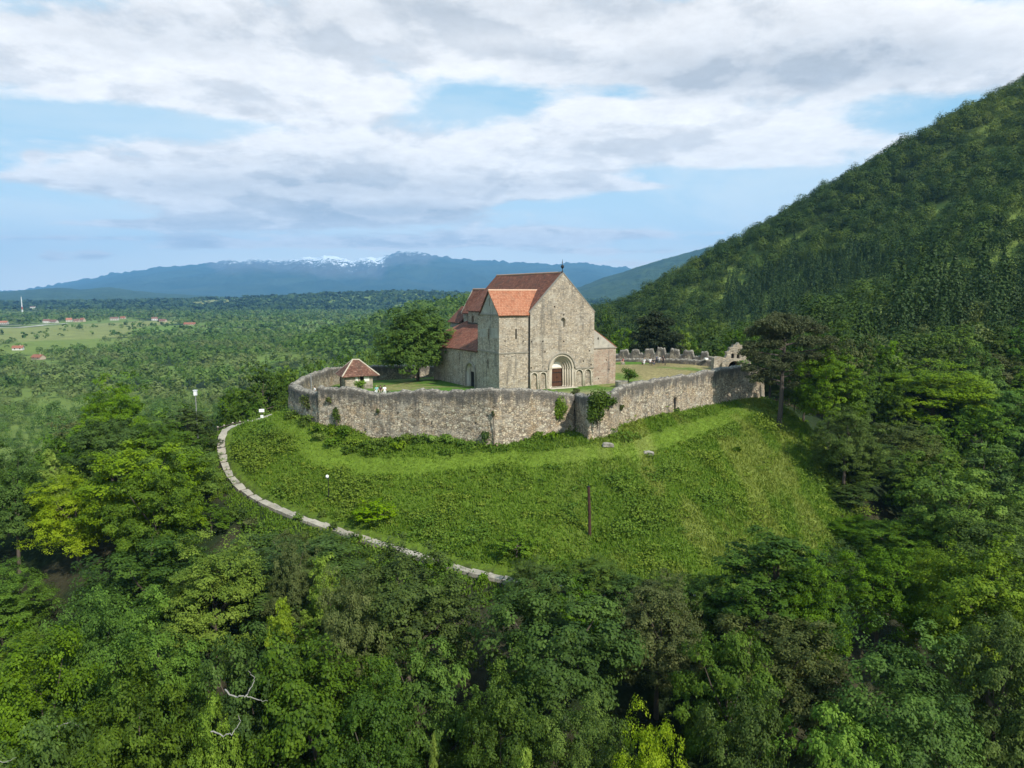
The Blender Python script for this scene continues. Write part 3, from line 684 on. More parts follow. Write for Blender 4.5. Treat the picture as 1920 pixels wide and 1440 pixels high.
# ------------------------------------------------------------------ ruined walls
def ruin_wall(name, outer, zt, zb, thick, side, label, cat='wall', holes=(), step=.22, rough=.16, top_amp=.22, seed=1, merlons=None, mat=None, group=None):
    """outer: [(x,y)], zt/zb per point. side: +1 if the inner face lies to the left of the walking direction."""
    pts = np.array(outer, float); L = np.r_[0, np.cumsum(np.hypot(*np.diff(pts, axis=0).T))]
    n = max(3, int(L[-1]/step)+1); s = np.unique(np.r_[np.linspace(0, L[-1], n), L])
    s = s[np.r_[True, np.diff(s) > .03]]; n = len(s)
    X = np.interp(s, L, pts[:, 0]); Y = np.interp(s, L, pts[:, 1]); T = np.interp(s, L, zt); B = np.interp(s, L, zb)
    # mitred normals
    seg = np.diff(pts, axis=0); seg /= np.linalg.norm(seg, axis=1)[:, None]
    sn = np.c_[-seg[:, 1], seg[:, 0]]*side; mid = (L[1:]+L[:-1])/2
    vn = np.vstack([sn[:1], (sn[1:]+sn[:-1])/2, sn[-1:]]); vn /= np.linalg.norm(vn, axis=1)[:, None]
    k = np.clip(np.searchsorted(L, s, 'right')-1, 0, len(sn)-1); nn = sn[k].copy()
    for i, l in enumerate(L):
        w = np.abs(s-l) < .35; nn[w] = vn[i]
    T = T+top_amp*(2*fbm(s/1.9, s*0+seed, 3, seed)-1)+.10*(2*vnoise(s/.35, s*0+seed, seed+5)-1)
    if merlons:
        for a, b, hgt in merlons: T = np.where((s > a) & (s < b), T+hgt, T)
    H = float(np.max(T-B)); m = max(4, int(H/.24))
    V = []; td = []
    tt = np.linspace(0, 1, m)
    cols_per = []
    rows = []
    for face, off in ((0, 0.0), (1, thick)):
        Z = B[:, None]+(T-B)[:, None]*tt[None]
        S = np.repeat(s[:, None], m, 1)
        d = rough*(fbm(S/.5+face*40, Z/.38, 3, seed+9)-.5)*(1 if face == 0 else -1)
        d += .22*(fbm(S/6, Z/3, 2, seed+3)-.5)*(1 if face == 0 else -1)
        if face == 0 and rough: d -= (1-tt[None])**3*.25
        if face == 0 or True:
            for (ha, hb, za, zbb, dep) in holes:
                mk = (S > ha) & (S < hb) & (Z > za) & (Z < zbb); d = np.where(mk, (dep if face == 0 else d), d)
        if face == 0:      # putlog holes and missing stones
            r2 = np.random.default_rng(seed)
            for _ in range(int(L[-1]*.55)):
                i = r2.integers(2, n-2); j = r2.integers(int(m*.12), m-2); d[i, j] = .32
        d[:, -1] += .12 if face == 0 else -.12
        PX = X[:, None]+nn[:, :1]*(off+d); PY = Y[:, None]+nn[:, 1:]*(off+d)
        rows.append(np.stack([PX, PY, Z], -1)); cols_per.append(T[:, None]-Z)
    ctop = (rows[0][:, -1]+rows[1][:, -1])/2; ctop[:, 2] += .10+.12*rng.random(n)
    V = np.vstack([rows[0].reshape(-1, 3), rows[1].reshape(-1, 3), ctop]); td = np.r_[cols_per[0].ravel(), cols_per[1].ravel(), np.zeros(n)]
    F_ = []
    i = np.arange(n-1)[:, None]; j = np.arange(m-1)[None]
    a = i*m+j; q1 = np.stack([a, a+m, a+m+1, a+1], -1).reshape(-1, 4); q2 = q1[:, ::-1]+n*m
    i = np.arange(n-1); o1 = i*m+m-1; o2 = n*m+i*m+m-1; cidx = 2*n*m+i
    q3 = np.stack([o1, o1+m, cidx+1, cidx], -1); q4 = np.stack([cidx, cidx+1, o2+m, o2], -1)
    j = np.arange(m-1); e = []
    for st in (0, (n-1)*m):
        qq = np.stack([st+j, st+j+1, n*m+st+j+1, n*m+st+j], -1); e.append(qq if st == 0 else qq[:, ::-1])
    Fq = np.vstack([q1, q2, q3, q4]+e)
    me = npmesh(name, V, Fq, {'topd': td}); bm = bmesh.new(); bm.from_mesh(me); bmesh.ops.recalc_face_normals(bm, faces=bm.faces); bm.to_mesh(me); bm.free()
    return tag(link(name, me, mat or M_wall), label, cat, group), s
fp = [xy(at(p[0], p[1], p[3])) for p in FRONT]; ft = [at(p[0], p[1], p[3])[2] for p in FRONT]; fb = [at(p[0], p[2], p[3])[2]-1.6 for p in FRONT]
ruin_wall('curtain_wall', fp, ft, fb, 1.15, 1, 'long ruined stone curtain wall with dark stained top in front of the church', seed=3)
rp = [xy(at(p[0], p[1], p[3])) for p in RIGHT]; rt = [at(p[0], p[1], p[3])[2] for p in RIGHT]; rb = [at(p[0], p[2], p[3])[2]-1.6 for p in RIGHT]
Lr = np.r_[0, np.cumsum(np.hypot(*np.diff(np.array(rp), axis=0).T))]
dpos = float(np.interp(1267.5, [p[0] for p in RIGHT], Lr)); dz = at(1267, 773, 96.4)[2]
rw, _ = ruin_wall('curtain_wall', rp+[CORN_J], rt+[rt[-1]-1.6], rb+[rb[-1]], 1.15, 1, 'ruined stone curtain wall with a narrow arched doorway, right of the overgrown buttress', seed=11,
          holes=[(dpos-.33, dpos+.33, dz-.3, dz+1.75, .75), (dpos-.2, dpos+.2, dz+1.7, dz+2.0, .7)])
_k = int(np.searchsorted(Lr, dpos)); _a, _b = np.array(rp[_k-1]), np.array(rp[_k]); _t = (_b-_a)/np.linalg.norm(_b-_a); _n = np.array([-_t[1], _t[0]]); _c = _a+_t*(dpos-Lr[_k-1])
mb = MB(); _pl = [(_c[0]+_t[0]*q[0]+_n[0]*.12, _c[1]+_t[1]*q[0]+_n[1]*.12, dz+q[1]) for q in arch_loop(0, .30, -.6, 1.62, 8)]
mb.prism(_pl, (_n[0]*.5, _n[1]*.5, 0)); mb.build('doorway_shade', M_dark, rw)  # near-black panel paints the deep shade of the shallow recess
# buttress jutting forward between the two walls, overgrown
bp = [xy(at(1077, 800, 88.4)), xy(at(1103, 800, 83.5)), xy(at(1154, 800, 85.0)), xy(at(1160, 800, 88.4))]
bt = [at(1078, 741, 88)[2], at(1103, 746, 83.5)[2], at(1150, 738, 85)[2], at(1157, 737, 88)[2]]
bb = [-5.5, at(1103, 826, 83.5)[2]-1, at(1153, 818, 85)[2]-1, -5.5]
ruin_wall('buttress', bp, bt, bb, 1.3, 1, 'overgrown stone buttress jutting out between the two front curtain walls', 'buttress', seed=21, top_amp=.12)
# left bastion: leaning corner with a broad pale walk on top
lp = [xy(at(540, 722, 98)), xy(at(556, 730, 95.5)), xy(at(575, 735, 93.3)), xy(at(594, 739, 91.2))]
lt = [at(540, 722, 98)[2], at(556, 730, 95.5)[2], at(575, 735, 93.3)[2], at(594, 739, 91.2)[2]]
ruin_wall('bastion_wall', lp, lt, [-6.5]*4, 1.5, 1, 'shadowed leaning bastion wall at the left corner, with a pale walkway on top', 'wall', seed=31, top_amp=.05, rough=.25)
# left return wall seen from inside
q = [(541, 722, 98), (563, 708, 105), (585, 699, 112), (612, 690, 119), (640, 690, 127)]
ruin_wall('return_wall', [xy(at(*p)) for p in q][::-1], [at(*p)[2] for p in q][::-1], [-7.5]*5, 1.0, 1, 'stone wall rising behind the left courtyard, left of the small tiled hut', seed=41, top_amp=.12,
          holes=[])
q = [(640, 690, 127.5), (700, 686, 131), (760, 685, 136), (826, 686, 142)]
wp = [xy(at(*p)) for p in q]+[CORN_F, CORN_G]; wt = [at(*p)[2] for p in q]+[.2, .8]
ruin_wall('rear_wall', wp[::-1], wt[::-1], [-9]*6, 1.0, 1, 'shaded rear wall of the courtyard behind the big tree and the hut', seed=51, top_amp=.12)
# battlemented rear wall on the right
hp = [CORN_G, CORN_H, xy(at(1240, 668, 139)), CORN_I]
hz = [.4+1.5, at(1150, 664, 143)[2], at(1240, 662, 139)[2], at(1345, 671, 132)[2]]
Lh = np.r_[0, np.cumsum(np.hypot(*np.diff(np.array(hp), axis=0).T))]
mer = []
for a, b, k in ((1164, 1179, .75), (1187, 1201, .75), (1210, 1226, .85), (1233, 1250, 1.0), (1260, 1276, 1.0), (1285, 1303, .95), (1317, 1331, .9)):
    f = lambda p: float(np.interp(p, [1150, 1240, 1352], Lh[1:])); mer.append((f(a), f(b), k))
for x in np.arange(1.5, Lh[1]-1, 2.6): mer.append((x, x+1.5, .8))
ruin_wall('battlement_wall', hp[::-1], hz[::-1], [-6]*4, .9, 1, 'low rear wall with square merlons behind the resting visitors', seed=61, top_amp=.05,
          merlons=[(Lh[-1]-b, Lh[-1]-a, k) for a, b, k in mer])
lg = [CORN_H, xy(at(1240, 668, 139)), CORN_I]
ruin_wall('stone_ledge', [tuple(toward(p, cen, 1.0)) for p in lg][::-1], [at(1345, 676, 132)[2]+.1, at(1240, 674, 138)[2]+.1, at(1150, 675, 141)[2]+.1], [-2]*3, .9, 1, 'low stone ledge running along the foot of the battlemented wall', 'ledge', seed=71, top_amp=.08, holes=[])

# ruined gate tower with vaulted opening
gate = empty('ruined_gate', (0, 0, 0)); tag(gate, 'ruined gate tower with a dark vaulted opening and jagged broken top', 'ruin')
gc = at(1372, 690, 126.0); gx, gy = gc[0], gc[1]; gd = Vector((gx, gy, 0)).normalized(); gr = Vector((gd.y, -gd.x, 0)); gr = (gr*.92+gd*.38).normalized(); gin = Vector((-gr.y, gr.x, 0))
GM = Matrix(((gr.x, gin.x, 0, gx), (gr.y, gin.y, 0, gy), (0, 0, 1, 0), (0, 0, 0, 1)))
gz0 = gc[2]-.3
def gate_block(name, prof, holes, dep, v0, lab=None):
    mb = MB(); wall_face(mb, prof, holes, 'v', v0, 1)
    for i in range(len(prof)):
        a, b = prof[i-1], prof[i]; mb.quad((a[0], v0, a[1]), (b[0], v0, b[1]), (b[0], v0+dep, b[1]), (a[0], v0+dep, a[1]))
    mb.quad(*[(p[0], v0+dep, p[1]) for p in prof])
    o = mb.build(name, [M_wallp, M_dark], gate)
    for v in o.data.vertices: v.co = GM @ v.co
    return o
M_wallp = stone_mat('gate_rubble_stone', STONES, 2.2, 1.8, (.30, .26, .2), .07, bstr=.9)
base = [(-2.1, gz0-3), (3.2, gz0-3), (3.4, gz0+1.3), (2.9, gz0+1.75), (2.1, gz0+1.7), (1.2, gz0+2.0), (-.4, gz0+1.95), (-1.2, gz0+1.7), (-1.9, gz0+1.2)]
gate_block('vault', base, [(arch_loop(.35, 1.15, gz0-1.2, gz0+.45, 12), 2.4, 0, 1)], 3.0, -.4)
top = [(-.6, gz0+1.5), (-.95, gz0+2.1), (-.7, gz0+2.6), (-.85, gz0+3.1), (-.3, gz0+3.35), (-.25, gz0+3.9), (.3, gz0+4.0), (.45, gz0+4.5), (.9, gz0+4.35), (1.35, gz0+4.8), (1.7, gz0+4.3), (2.1, gz0+4.35), (2.2, gz0+3.8), (2.7, gz0+3.5), (2.6, gz0+2.9), (3.0, gz0+2.3), (2.6, gz0+1.5)]
gate_block('broken_upper_wall', top[::-1], [(arch_loop(.35, .28, gz0+1.9, gz0+2.6, 8), .7), (arch_loop(1.35, .25, gz0+1.9, gz0+2.5, 8), .7)], .9, .6)
side = [(-2.2, gz0-3), (-.9, gz0-3), (-1.0, gz0+2.0), (-1.5, gz0+2.2), (-2.4, gz0+2.3), (-3.2, gz0+2.1), (-3.3, gz0-3)]
gate_block('gate_pier', side, [], 1.4, .2)

# small hut with hipped roof
hb = at(668, 728, 112); HX, HY = hb[0], hb[1]; hz0 = court_h(HX, HY)-.1
M_tile_hut = tile_mat('mottled_hut_tiles', [(.07, .035, .026), (.135, .062, .042), (.19, .095, .065), (.30, .19, .13)], .55)
hut = empty('hut', (HX-.35, HY+1.6, hz0), math.radians(24)); tag(hut, 'small square stone hut with a hipped red tiled roof in the left courtyard', 'hut')
hwu, hwv, hh = 2.2, 2.2, at(668, 706, 111)[2]-hz0+.05
mb = MB()
wall_face(mb, [(-hwu, -1), (hwu, -1), (hwu, hh), (-hwu, hh)], [(rect_loop(.2, .95, 1.35, 2.2), .25)], 'v', -hwv, 1)
wall_face(mb, [(-hwv, -1), (hwv, -1), (hwv, hh), (-hwv, hh)], [(rect_loop(.9, 1.9, 0, 2.0), .4)], 'u', -hwu, 1)
wall_face(mb, [(-hwv, -1), (hwv, -1), (hwv, hh), (-hwv, hh)], [], 'u', hwu, -1); wall_face(mb, [(-hwu, -1), (hwu, -1), (hwu, hh), (-hwu, hh)], [], 'v', hwv, -1)
mb.build('wall', [M_wallp, M_dark], hut)
ez = hh-.12; rz = at(662, 676, 113)[2]-hz0; eu, ev = hwu+.5, hwv+.5
A, B, C_, D_ = (-eu, -ev, ez), (eu+.5, -ev, ez), (eu+.5, ev, ez), (-eu, ev, ez); R1, R2 = (-.45, 0, rz), (.55, 0, rz-.05)
slab('roof', [A, B, R2, R1], M_tile_hut, .12, hut); slab('roof', [D_, A, R1], M_tile_hut, .12, hut); slab('roof', [B, C_, R2], M_tile_mid, .12, hut); slab('roof', [C_, D_, R1, R2], M_tile_mid, .12, hut)
for a, b in ((A, R1), (B, R2), (C_, R2), (D_, R1), (R1, R2)):
    ridge_cap(tuple(Vector(a)+Vector((0, 0, .13))), tuple(Vector(b)+Vector((0, 0, .13))), M_limed, hut, .1, 'hip_tile')
mb = MB(); mb.box((-.2, -.12, 1.75), (.12, -.05, 2.3), M=None); 
for u0, u1, z0, z1, nm in ((-.55, -.15, hh-.95, hh-.2, 'small'), (.8, 1.65, hh-.95, hh-.15, 'large')):
    m = MB(); m.box((u0, -hwv-.05, z0), (u1, -hwv-.003, z1)); o = m.build('notice_board', M_white, hut)
    o['label'] = f'{nm} white notice board'
m = MB(); m.box((-hwu+.03, .95, 0), (-hwu+.3, 1.85, 1.95)); m.build('door', M_dwood, hut)

# stone well stub in the courtyard and fallen blocks
def rock(name, loc, size, rz, label, cat, mat=M_lime, seed=1):
    bm = bmesh.new(); bmesh.ops.create_icosphere(bm, subdivisions=3, radius=1)
    for v in bm.verts:
        c = v.co; f = .75+.5*float(fbm(c.x*1.3+seed*7, c.y*1.3+c.z*1.7, 3, seed)); b = max(abs(c.x), abs(c.y), abs(c.z))
        v.co = Vector((c.x/b*.6+c.x*.4, c.y/b*.6+c.y*.4, c.z/b*.6+c.z*.4))*f; v.co.x *= size[0]/2; v.co.y *= size[1]/2; v.co.z *= size[2]/2
    me = bpy.data.meshes.new(name); bm.to_mesh(me); bm.free(); o = link(name, me, mat); o.location = loc; o.rotation_euler = (.05, .08, rz)
    return tag(o, label, cat)
M_rock = stone_mat('grey_block_stone', [(.24, .22, .185), (.31, .285, .24), (.36, .335, .29)], 1.1, 1.2, (.3, .28, .23), .02)
p = at(1140, 826, 82.3); rock('fallen_block', (p[0], p[1], gz(p[0], p[1])+.15), (1.45, .8, .55), .2, 'flat grey stone block lying at the foot of the overgrown buttress', 'rock', M_rock, 2)
p = at(1217, 824, 82.5); rock('fallen_block', (p[0], p[1], gz(p[0], p[1])+.1), (1.3, .75, .5), -.2, 'pale stone block lying alone in the grass, right of the buttress', 'rock', M_rock, 4)
p = at(1165, 722, 108); wz = court_h(p[0], p[1])
m = MB(); m.lathe([(.95, -.3), (.95, .85), (1.0, .9), (.62, .92), (.6, .2), (0, .2)], (0, 0, 0), 14); o = m.build('well', M_rock); o.location = (p[0], p[1], wz); tag(o, 'low round stone well stub beside the courtyard bush', 'well')

# ------------------------------------------------------------------ foliage generators
def unit(v): return v/np.maximum(np.linalg.norm(v, axis=-1, keepdims=True), 1e-9)
def leaf_quads(C, N, L, W, r, droop=.15):
    """C centres (n,3), N normals, L length, W width -> rhombic leaves"""
    n = len(C); t = unit(np.cross(N, r.normal(size=(n, 3)))); b = np.cross(N, t)
    L = (L*r.uniform(.7, 1.3, n))[:, None]; W = (W*r.uniform(.7, 1.3, n))[:, None]
    v = np.stack([C-t*L*.5, C+b*W*.5-N*L*droop*.3, C+t*L*.5-N*L*droop, C-b*W*.5-N*L*droop*.3], 1)
    return v.reshape(-1, 3), np.arange(n*4).reshape(n, 4)
def crown(seed, R, z0, z1, nclump, nsub, nleaf, leaf, flat=.6, inner=.25, top=1.0, lump=.3, up=.55, shape='round'):
    """leaf cloud: clumps on an uneven envelope, sprays in each clump, leaves in each spray"""
    r = np.random.default_rng(seed); H = z1-z0
    d = unit(r.normal(size=(nclump*3, 3))); d = d[d[:, 2] > -.65][:nclump]; n = len(d)
    ph = np.arctan2(d[:, 1], d[:, 0])
    env = 1+lump*(2*fbm(ph*1.1+10+seed, d[:, 2]*2.0+5, 3, seed)-1)+.12*r.normal(size=n)
    rad = np.where(r.random(n) < inner, r.uniform(.35, .75, n), r.uniform(.82, 1.0, n))*env
    c = d*rad[:, None]
    if shape == 'cone':
        h = r.random(n)**1.25; a = r.uniform(0, 2*PI, n); rr = (1-h)**.85*r.uniform(.6, 1.05, n)
        P = np.c_[np.cos(a)*rr*R, np.sin(a)*rr*R, z0+h*H]
    elif shape == 'oval':
        P = np.c_[c[:, 0]*R*(1-.35*np.clip(c[:, 2], -1, 1)), c[:, 1]*R*(1-.35*np.clip(c[:, 2], -1, 1)), z0+H*(.5+.5*c[:, 2])]
    else:
        P = np.c_[c[:, 0]*R, c[:, 1]*R, z0+H*(.42+.58*np.where(c[:, 2] > 0, c[:, 2], c[:, 2]*.72))]
    cr = R*r.uniform(.17, .30, n); cen_ = np.array([0, 0, z0+.35*H])
    sd = unit(r.normal(size=(n, nsub, 3))+np.array([0, 0, .35])+unit(P-cen_)[:, None]*.5)
    S = P[:, None]+sd*cr[:, None, None]*r.uniform(.6, 1.05, (n, nsub, 1))*np.array([1, 1, flat])
    sr = cr*.42
    ld = unit(r.normal(size=(n, nsub, nleaf, 3))+np.array([0, 0, .3]))
    Lc = S[:, :, None]+ld*(sr[:, None, None, None]*r.uniform(.3, 1.1, (n, nsub, nleaf, 1)))*np.array([1, 1, .62])
    N = unit(ld*.40+sd[:, :, None]*.60+unit(P-cen_)[:, None, None]*.45+np.array([0, 0, up*.8])+.28*r.normal(size=ld.shape))
    V, Fq = leaf_quads(Lc.reshape(-1, 3), N.reshape(-1, 3), leaf, leaf*.72, r)
    rn = np.clip(.5+.16*r.normal(size=(n, 1, 1))+.12*r.normal(size=(n, nsub, 1))+.16*r.normal(size=(n, nsub, nleaf)), 0, 1)
    return V, Fq, np.repeat(rn.ravel(), 4), P
def trunk_mesh(name, H, r0, P, seed, nlimb=9, zfork=.35):
    rr = random.Random(seed); mb = MB()
    top = Vector((rr.uniform(-.4, .4), rr.uniform(-.4, .4), H*.8)); pts = [Vector((0, 0, -1.2))]
    for i in range(1, 6): pts.append(Vector((top.x*i/5+rr.uniform(-.2, .2), top.y*i/5+rr.uniform(-.2, .2), H*.8*i/5)))
    mb.tube(pts, [r0*1.25, r0*.9, r0*.72, r0*.55, r0*.35, r0*.12], 8)
    idx = np.random.default_rng(seed).choice(len(P), min(nlimb, len(P)), replace=False)
    for k in idx:
        e = Vector(P[k]); b = Vector((0, 0, max(H*zfork, min(H*.7, e.z*.62)))); t = b.z/(H*.8); b.x = top.x*t; b.y = top.y*t
        m = b.lerp(e, .5)+Vector((rr.uniform(-.4, .4), rr.uniform(-.4, .4), rr.uniform(-.1, .5)))
        mb.tube([b, m, e], [r0*.42, r0*.26, r0*.06], 6)
    me = bpy.data.meshes.new(name); me.from_pydata(mb.v, [], mb.f); me.update(); return me

BARK = plain('grey_brown_bark', (.10, .08, .06), .95, .35, 5)
PALE = plain('bleached_bark', (.26, .245, .22), .9, .2, 4)
G_MID = ((.036, .074, .012), (.066, .130, .017), (.108, .195, .026))
G_DARK = ((.028, .056, .011), (.052, .098, .015), (.088, .150, .024))
G_LIGHT = ((.062, .125, .013), (.105, .190, .019), (.165, .265, .030))
G_YELL = ((.10, .175, .016), (.165, .26, .024), (.24, .345, .042))
G_OLIVE = ((.046, .064, .018), (.076, .098, .028), (.118, .138, .044))
LM = {k: leaf_mat('leaves_'+k, *v, objvar=.35, trans=.22) for k, v in dict(mid=G_MID, dark=G_DARK, light=G_LIGHT, yellow=G_YELL, olive=G_OLIVE).items()}
LM['needle'] = leaf_mat('needles_dark', (.020, .034, .018), (.038, .056, .027), (.066, .088, .04), objvar=.2, trans=.1)

# tree prototypes: unit size R, H; meshes shared by the copies
PROTO = {}
def proto(key, R, H, args, shape='round', zc=.28):
    out = {}
    s = args.pop('seed'); V, Fq, rn, P = crown(s, R, H*zc, H, shape=shape, **args)
    PROTO[key] = (R, H, V, Fq, rn, P, s, {})
for i in range(5): proto(('near', i), 5.0, 15.0, dict(seed=100+i, nclump=[190, 150, 210, 130, 170][i], nsub=11, nleaf=22, leaf=[.22, .25, .20, .27, .23][i], lump=[.28, .36, .25, .42, .32][i], flat=[.55, .72, .6, .5, .65][i]), zc=[.22, .3, .18, .26, .2][i])
proto(('dome', 0), 5.5, 13.0, dict(seed=131, nclump=260, nsub=9, nleaf=18, leaf=.30, lump=.16, flat=.7, inner=.3), zc=.12)
for i in range(3): proto(('slim', i), 3.4, 14.0, dict(seed=120+i, nclump=130, nsub=9, nleaf=20, leaf=.22, lump=.36), shape='oval', zc=.15)
for i in range(4): proto(('mid', i), 4.5, 11.0, dict(seed=140+i, nclump=95, nsub=8, nleaf=12, leaf=.36, lump=.38), zc=.15)
for i in range(3): proto(('far', i), 4.5, 10.0, dict(seed=150+i, nclump=70, nsub=6, nleaf=9, leaf=.5, lump=.4), zc=.1)
for i in range(2): proto(('spire', i), 2.6, 15.0, dict(seed=160+i, nclump=120, nsub=6, nleaf=7, leaf=.42, flat=.5, up=.2), shape='cone', zc=.06)
def pmesh(key, col):
    R, H, V, Fq, rn, P, s, cache = PROTO[key]
    if col not in cache:
        me = npmesh('crown', V, Fq, {'rnd': rn}); me.materials.append(LM[col]); cache[col] = me
    if 'trunk' not in cache:
        t = trunk_mesh('trunk', H, .26*H/15+.05, P, s, 10); t.materials.append(BARK); cache['trunk'] = t
    return cache[col], cache['trunk']
NTREE = 0
def tree(x, y, ztop, R, key, col, label, group=None, name='broadleaf_tree', cat='tree', z=None, rz=None, branch=None):
    global NTREE
    z = gz(x, y) if z is None else z; Hh = max(2.5, ztop-z); pr, ph = PROTO[key][:2]
    root = empty(name, (x, y, z), random.uniform(0, 6.28) if rz is None else rz); root.scale = (R/pr, R/pr, Hh/ph)
    c, t = pmesh(key, col)
    link('crown', c, None, root); link('trunk', t, None, root); tag(root, label, cat, group); NTREE += 1
    if branch is not None:
        mb = MB()
        for pts, r in branch: mb.tube(pts, r, 6)
        o = mb.build('bare_branch', PALE); o.parent = root; o.matrix_parent_inverse = root_inv(root)
        o['label'] = 'bleached leafless branch'
    return root
def root_inv(o):
    return Matrix.LocRotScale(o.location, o.rotation_euler, o.scale).inverted()

PLACED = []
def t_px(px, py, Y, rpx, key, col, label, group=None, name='broadleaf_tree', **kw):
    """tree whose crown top shows at (px, py) when it stands at distance Y; rpx crown radius in picture units"""
    p = at(px, py, Y); R = rpx/F*Y*1.02; PLACED.append((p[0], p[1], R))
    kw.setdefault('z', None)
    return tree(p[0], p[1], p[2], R, key, col, label, group, name, **kw)

# ---- trees the photo singles out
def br(px, py, Y, pts, r):
    """bare branch: polyline of picture offsets (dx, dy, depth) around a crown point, metres"""
    p = at(px, py, Y); q_ = [Vector(tuple(p+np.array(q))) for q in pts]; out = []
    for a, b in zip(q_[:-1], q_[1:]):
        for k in range(4): out.append(tuple(a.lerp(b, k/4)+Vector((random.uniform(-1, 1), random.uniform(-1, 1), random.uniform(-1, 1)))*.07))
    out.append(tuple(q_[-1])); n = len(out); r *= .5
    return (out, [r*(1-.75*i/(n-1)) for i in range(n)])
t_px(200, 722, 99, 58, ('near', 0), 'light', 'big bright green rounded tree standing highest in the left wood, below the fields')
t_px(352, 768, 90, 46, ('slim', 0), 'dark', 'dark green bushy tree hugging the left edge of the path bend')
t_px(300, 800, 84, 62, ('near', 1), 'mid', 'green layered tree left of the dark tree at the path bend')
t_px(132, 885, 72, 66, ('near', 2), 'yellow', 'yellow-green broad tree glowing in the left wood')
t_px(92, 842, 80, 26, ('slim', 1), 'yellow', 'slim yellow-green treetop beside the broad yellow-green tree')
t_px(285, 885, 66, 66, ('near', 3), 'mid', 'tall green tree right of the broad yellow-green tree')
t_px(545, 1012, 56, 44, ('near', 4), 'olive', 'greyish olive tree between the bushes below the path and the dark oaks')
t_px(606, 1040, 54, 36, ('slim', 2), 'yellow', 'vivid yellow-green tree just below the path')
t_px(528, 1130, 47, 34, ('slim', 0), 'yellow', 'small vivid yellow-green sapling under the olive tree')
t_px(395, 1025, 56, 88, ('near', 0), 'light', 'broad light green tree left of the olive tree')
t_px(760, 1052, 51, 116, ('near', 1), 'dark', 'huge dark green oak whose top touches the lower path')
t_px(655, 1075, 46, 72, ('near', 2), 'olive', 'brownish green tree with sparse crown, left half hidden by the huge dark oak')
t_px(1040, 1098, 47, 128, ('near', 3), 'dark', 'wide dark green tree straight below the rusty pole')
t_px(1085, 1078, 55, 40, ('slim', 1), 'light', 'light green treetop peeping over the wide dark tree, below the rusty pole')
t_px(1238, 1095, 51, 82, ('near', 4), 'olive', 'olive brown tree between the wide dark tree and the tall spreading tree')
t_px(1462, 1000, 56, 104, ('slim', 2), 'dark', 'tall dark green pointed tree rising in front of the right edge of the grass slope')
t_px(1520, 1060, 53, 62, ('near', 0), 'mid', 'mid green tree leaning against the right side of the tall pointed tree')
t_px(1655, 1040, 60, 66, ('near', 1), 'mid', 'green tree with open layered crown in the right gully')
t_px(1765, 1028, 60, 62, ('near', 2), 'light', 'light green layered tree in the right gully, beside bare grey stems')
t_px(1812, 885, 74, 84, ('near', 3), 'light', 'large light green tree on the right, high above the gully')
t_px(1905, 940, 72, 60, ('near', 4), 'mid', 'green tree cut by the right picture edge, beside the large light green tree')
t_px(1492, 700, 110, 24, ('mid', 1), 'dark', 'low dark tree hiding the end of the right curtain wall behind the umbrella pine')
t_px(1512, 668, 106, 34, ('near', 3), 'dark', 'shaded dark tree closing the gap between the umbrella pine and the bright full tree')
t_px(1560, 668, 98, 56, ('near', 1), 'mid', 'bright green full tree standing right of the umbrella pine')
t_px(1590, 760, 90, 50, ('near', 2), 'mid', 'green lower tree in front of the full tree right of the pine')
t_px(1755, 690, 122, 92, ('near', 0), 'light', 'wide bright green tree at the foot of the dark forested hill')
t_px(1885, 735, 115, 62, ('near', 3), 'mid', 'green tree right of the wide bright tree below the hill')
t_px(1700, 800, 100, 70, ('near', 4), 'olive', 'grey green tree in shade below the wide bright tree')
t_px(1632, 830, 92, 60, ('near', 2), 'dark', 'shaded dark tree on the right flank of the grass slope')
t_px(1225, 1345, 35, 74, ('near', 2), 'yellow', 'yellow-green tree in the bottom centre right of the wood')
t_px(1575, 1345, 35, 100, ('near', 3), 'light', 'light yellowish tree at the bottom edge, right of the centre')
t_px(1725, 1232, 40, 140, ('near', 0), 'mid', 'broad fresh green tree filling the lower right corner area')
t_px(1880, 1180, 44, 90, ('near', 1), 'mid', 'green tree at the right picture edge above the broad fresh green tree')
t_px(985, 1415, 34, 40, ('slim', 0), 'yellow', 'bright yellow-green treetop at the bottom edge near the middle')
t_px(812, 1375, 36, 20, ('slim', 1), 'yellow', 'thin bright lime sapling between two dark crowns at the bottom')
t_px(400, 1345, 37, 62, ('near', 4), 'light', 'low bright green tree in the bottom left wood under the white dead branch')
t_px(700, 945, 73.5, 36, ('far', 1), 'light', 'small round green tree standing on the grass beside the path', z=None)
t_px(968, 1002, 66.0, 36, ('far', 2), 'light', 'low green tree on the grass at the lower end of the visible path')
t_px(1000, 1052, 60, 46, ('near', 2), 'mid', 'bushy green tree where the path disappears')
t_px(1115, 1052, 61, 56, ('near', 4), 'mid', 'bushy green tree a little below the foot of the rusty pole')
t_px(1245, 1078, 58.5, 40, ('near', 2), 'mid', 'round green tree in front of the path, right below the slender one')
t_px(1318, 1084, 58, 44, ('near', 1), 'mid', 'round green tree left of the last visible bit of path')
t_px(1180, 1075, 58, 40, ('slim', 2), 'mid', 'slender green tree between the pole and the olive brown tree')
t_px(590, 1225, 40, 130, ('near', 1), 'dark', 'large dark oak in the lower left middle with a curled white dead branch', branch=[
    br(470, 1275, 39, [(-1.0, -1.4, .2), (-.3, -1.6, -.1), (.3, -1.7, .0), (.7, -1.5, .5), (.75, -1.4, 1.0), (.45, -1.4, 1.35)], .09), br(470, 1275, 39, [(.3, -1.7, 0), (1.0, -1.6, -.25), (1.5, -1.5, -.4)], .07)])
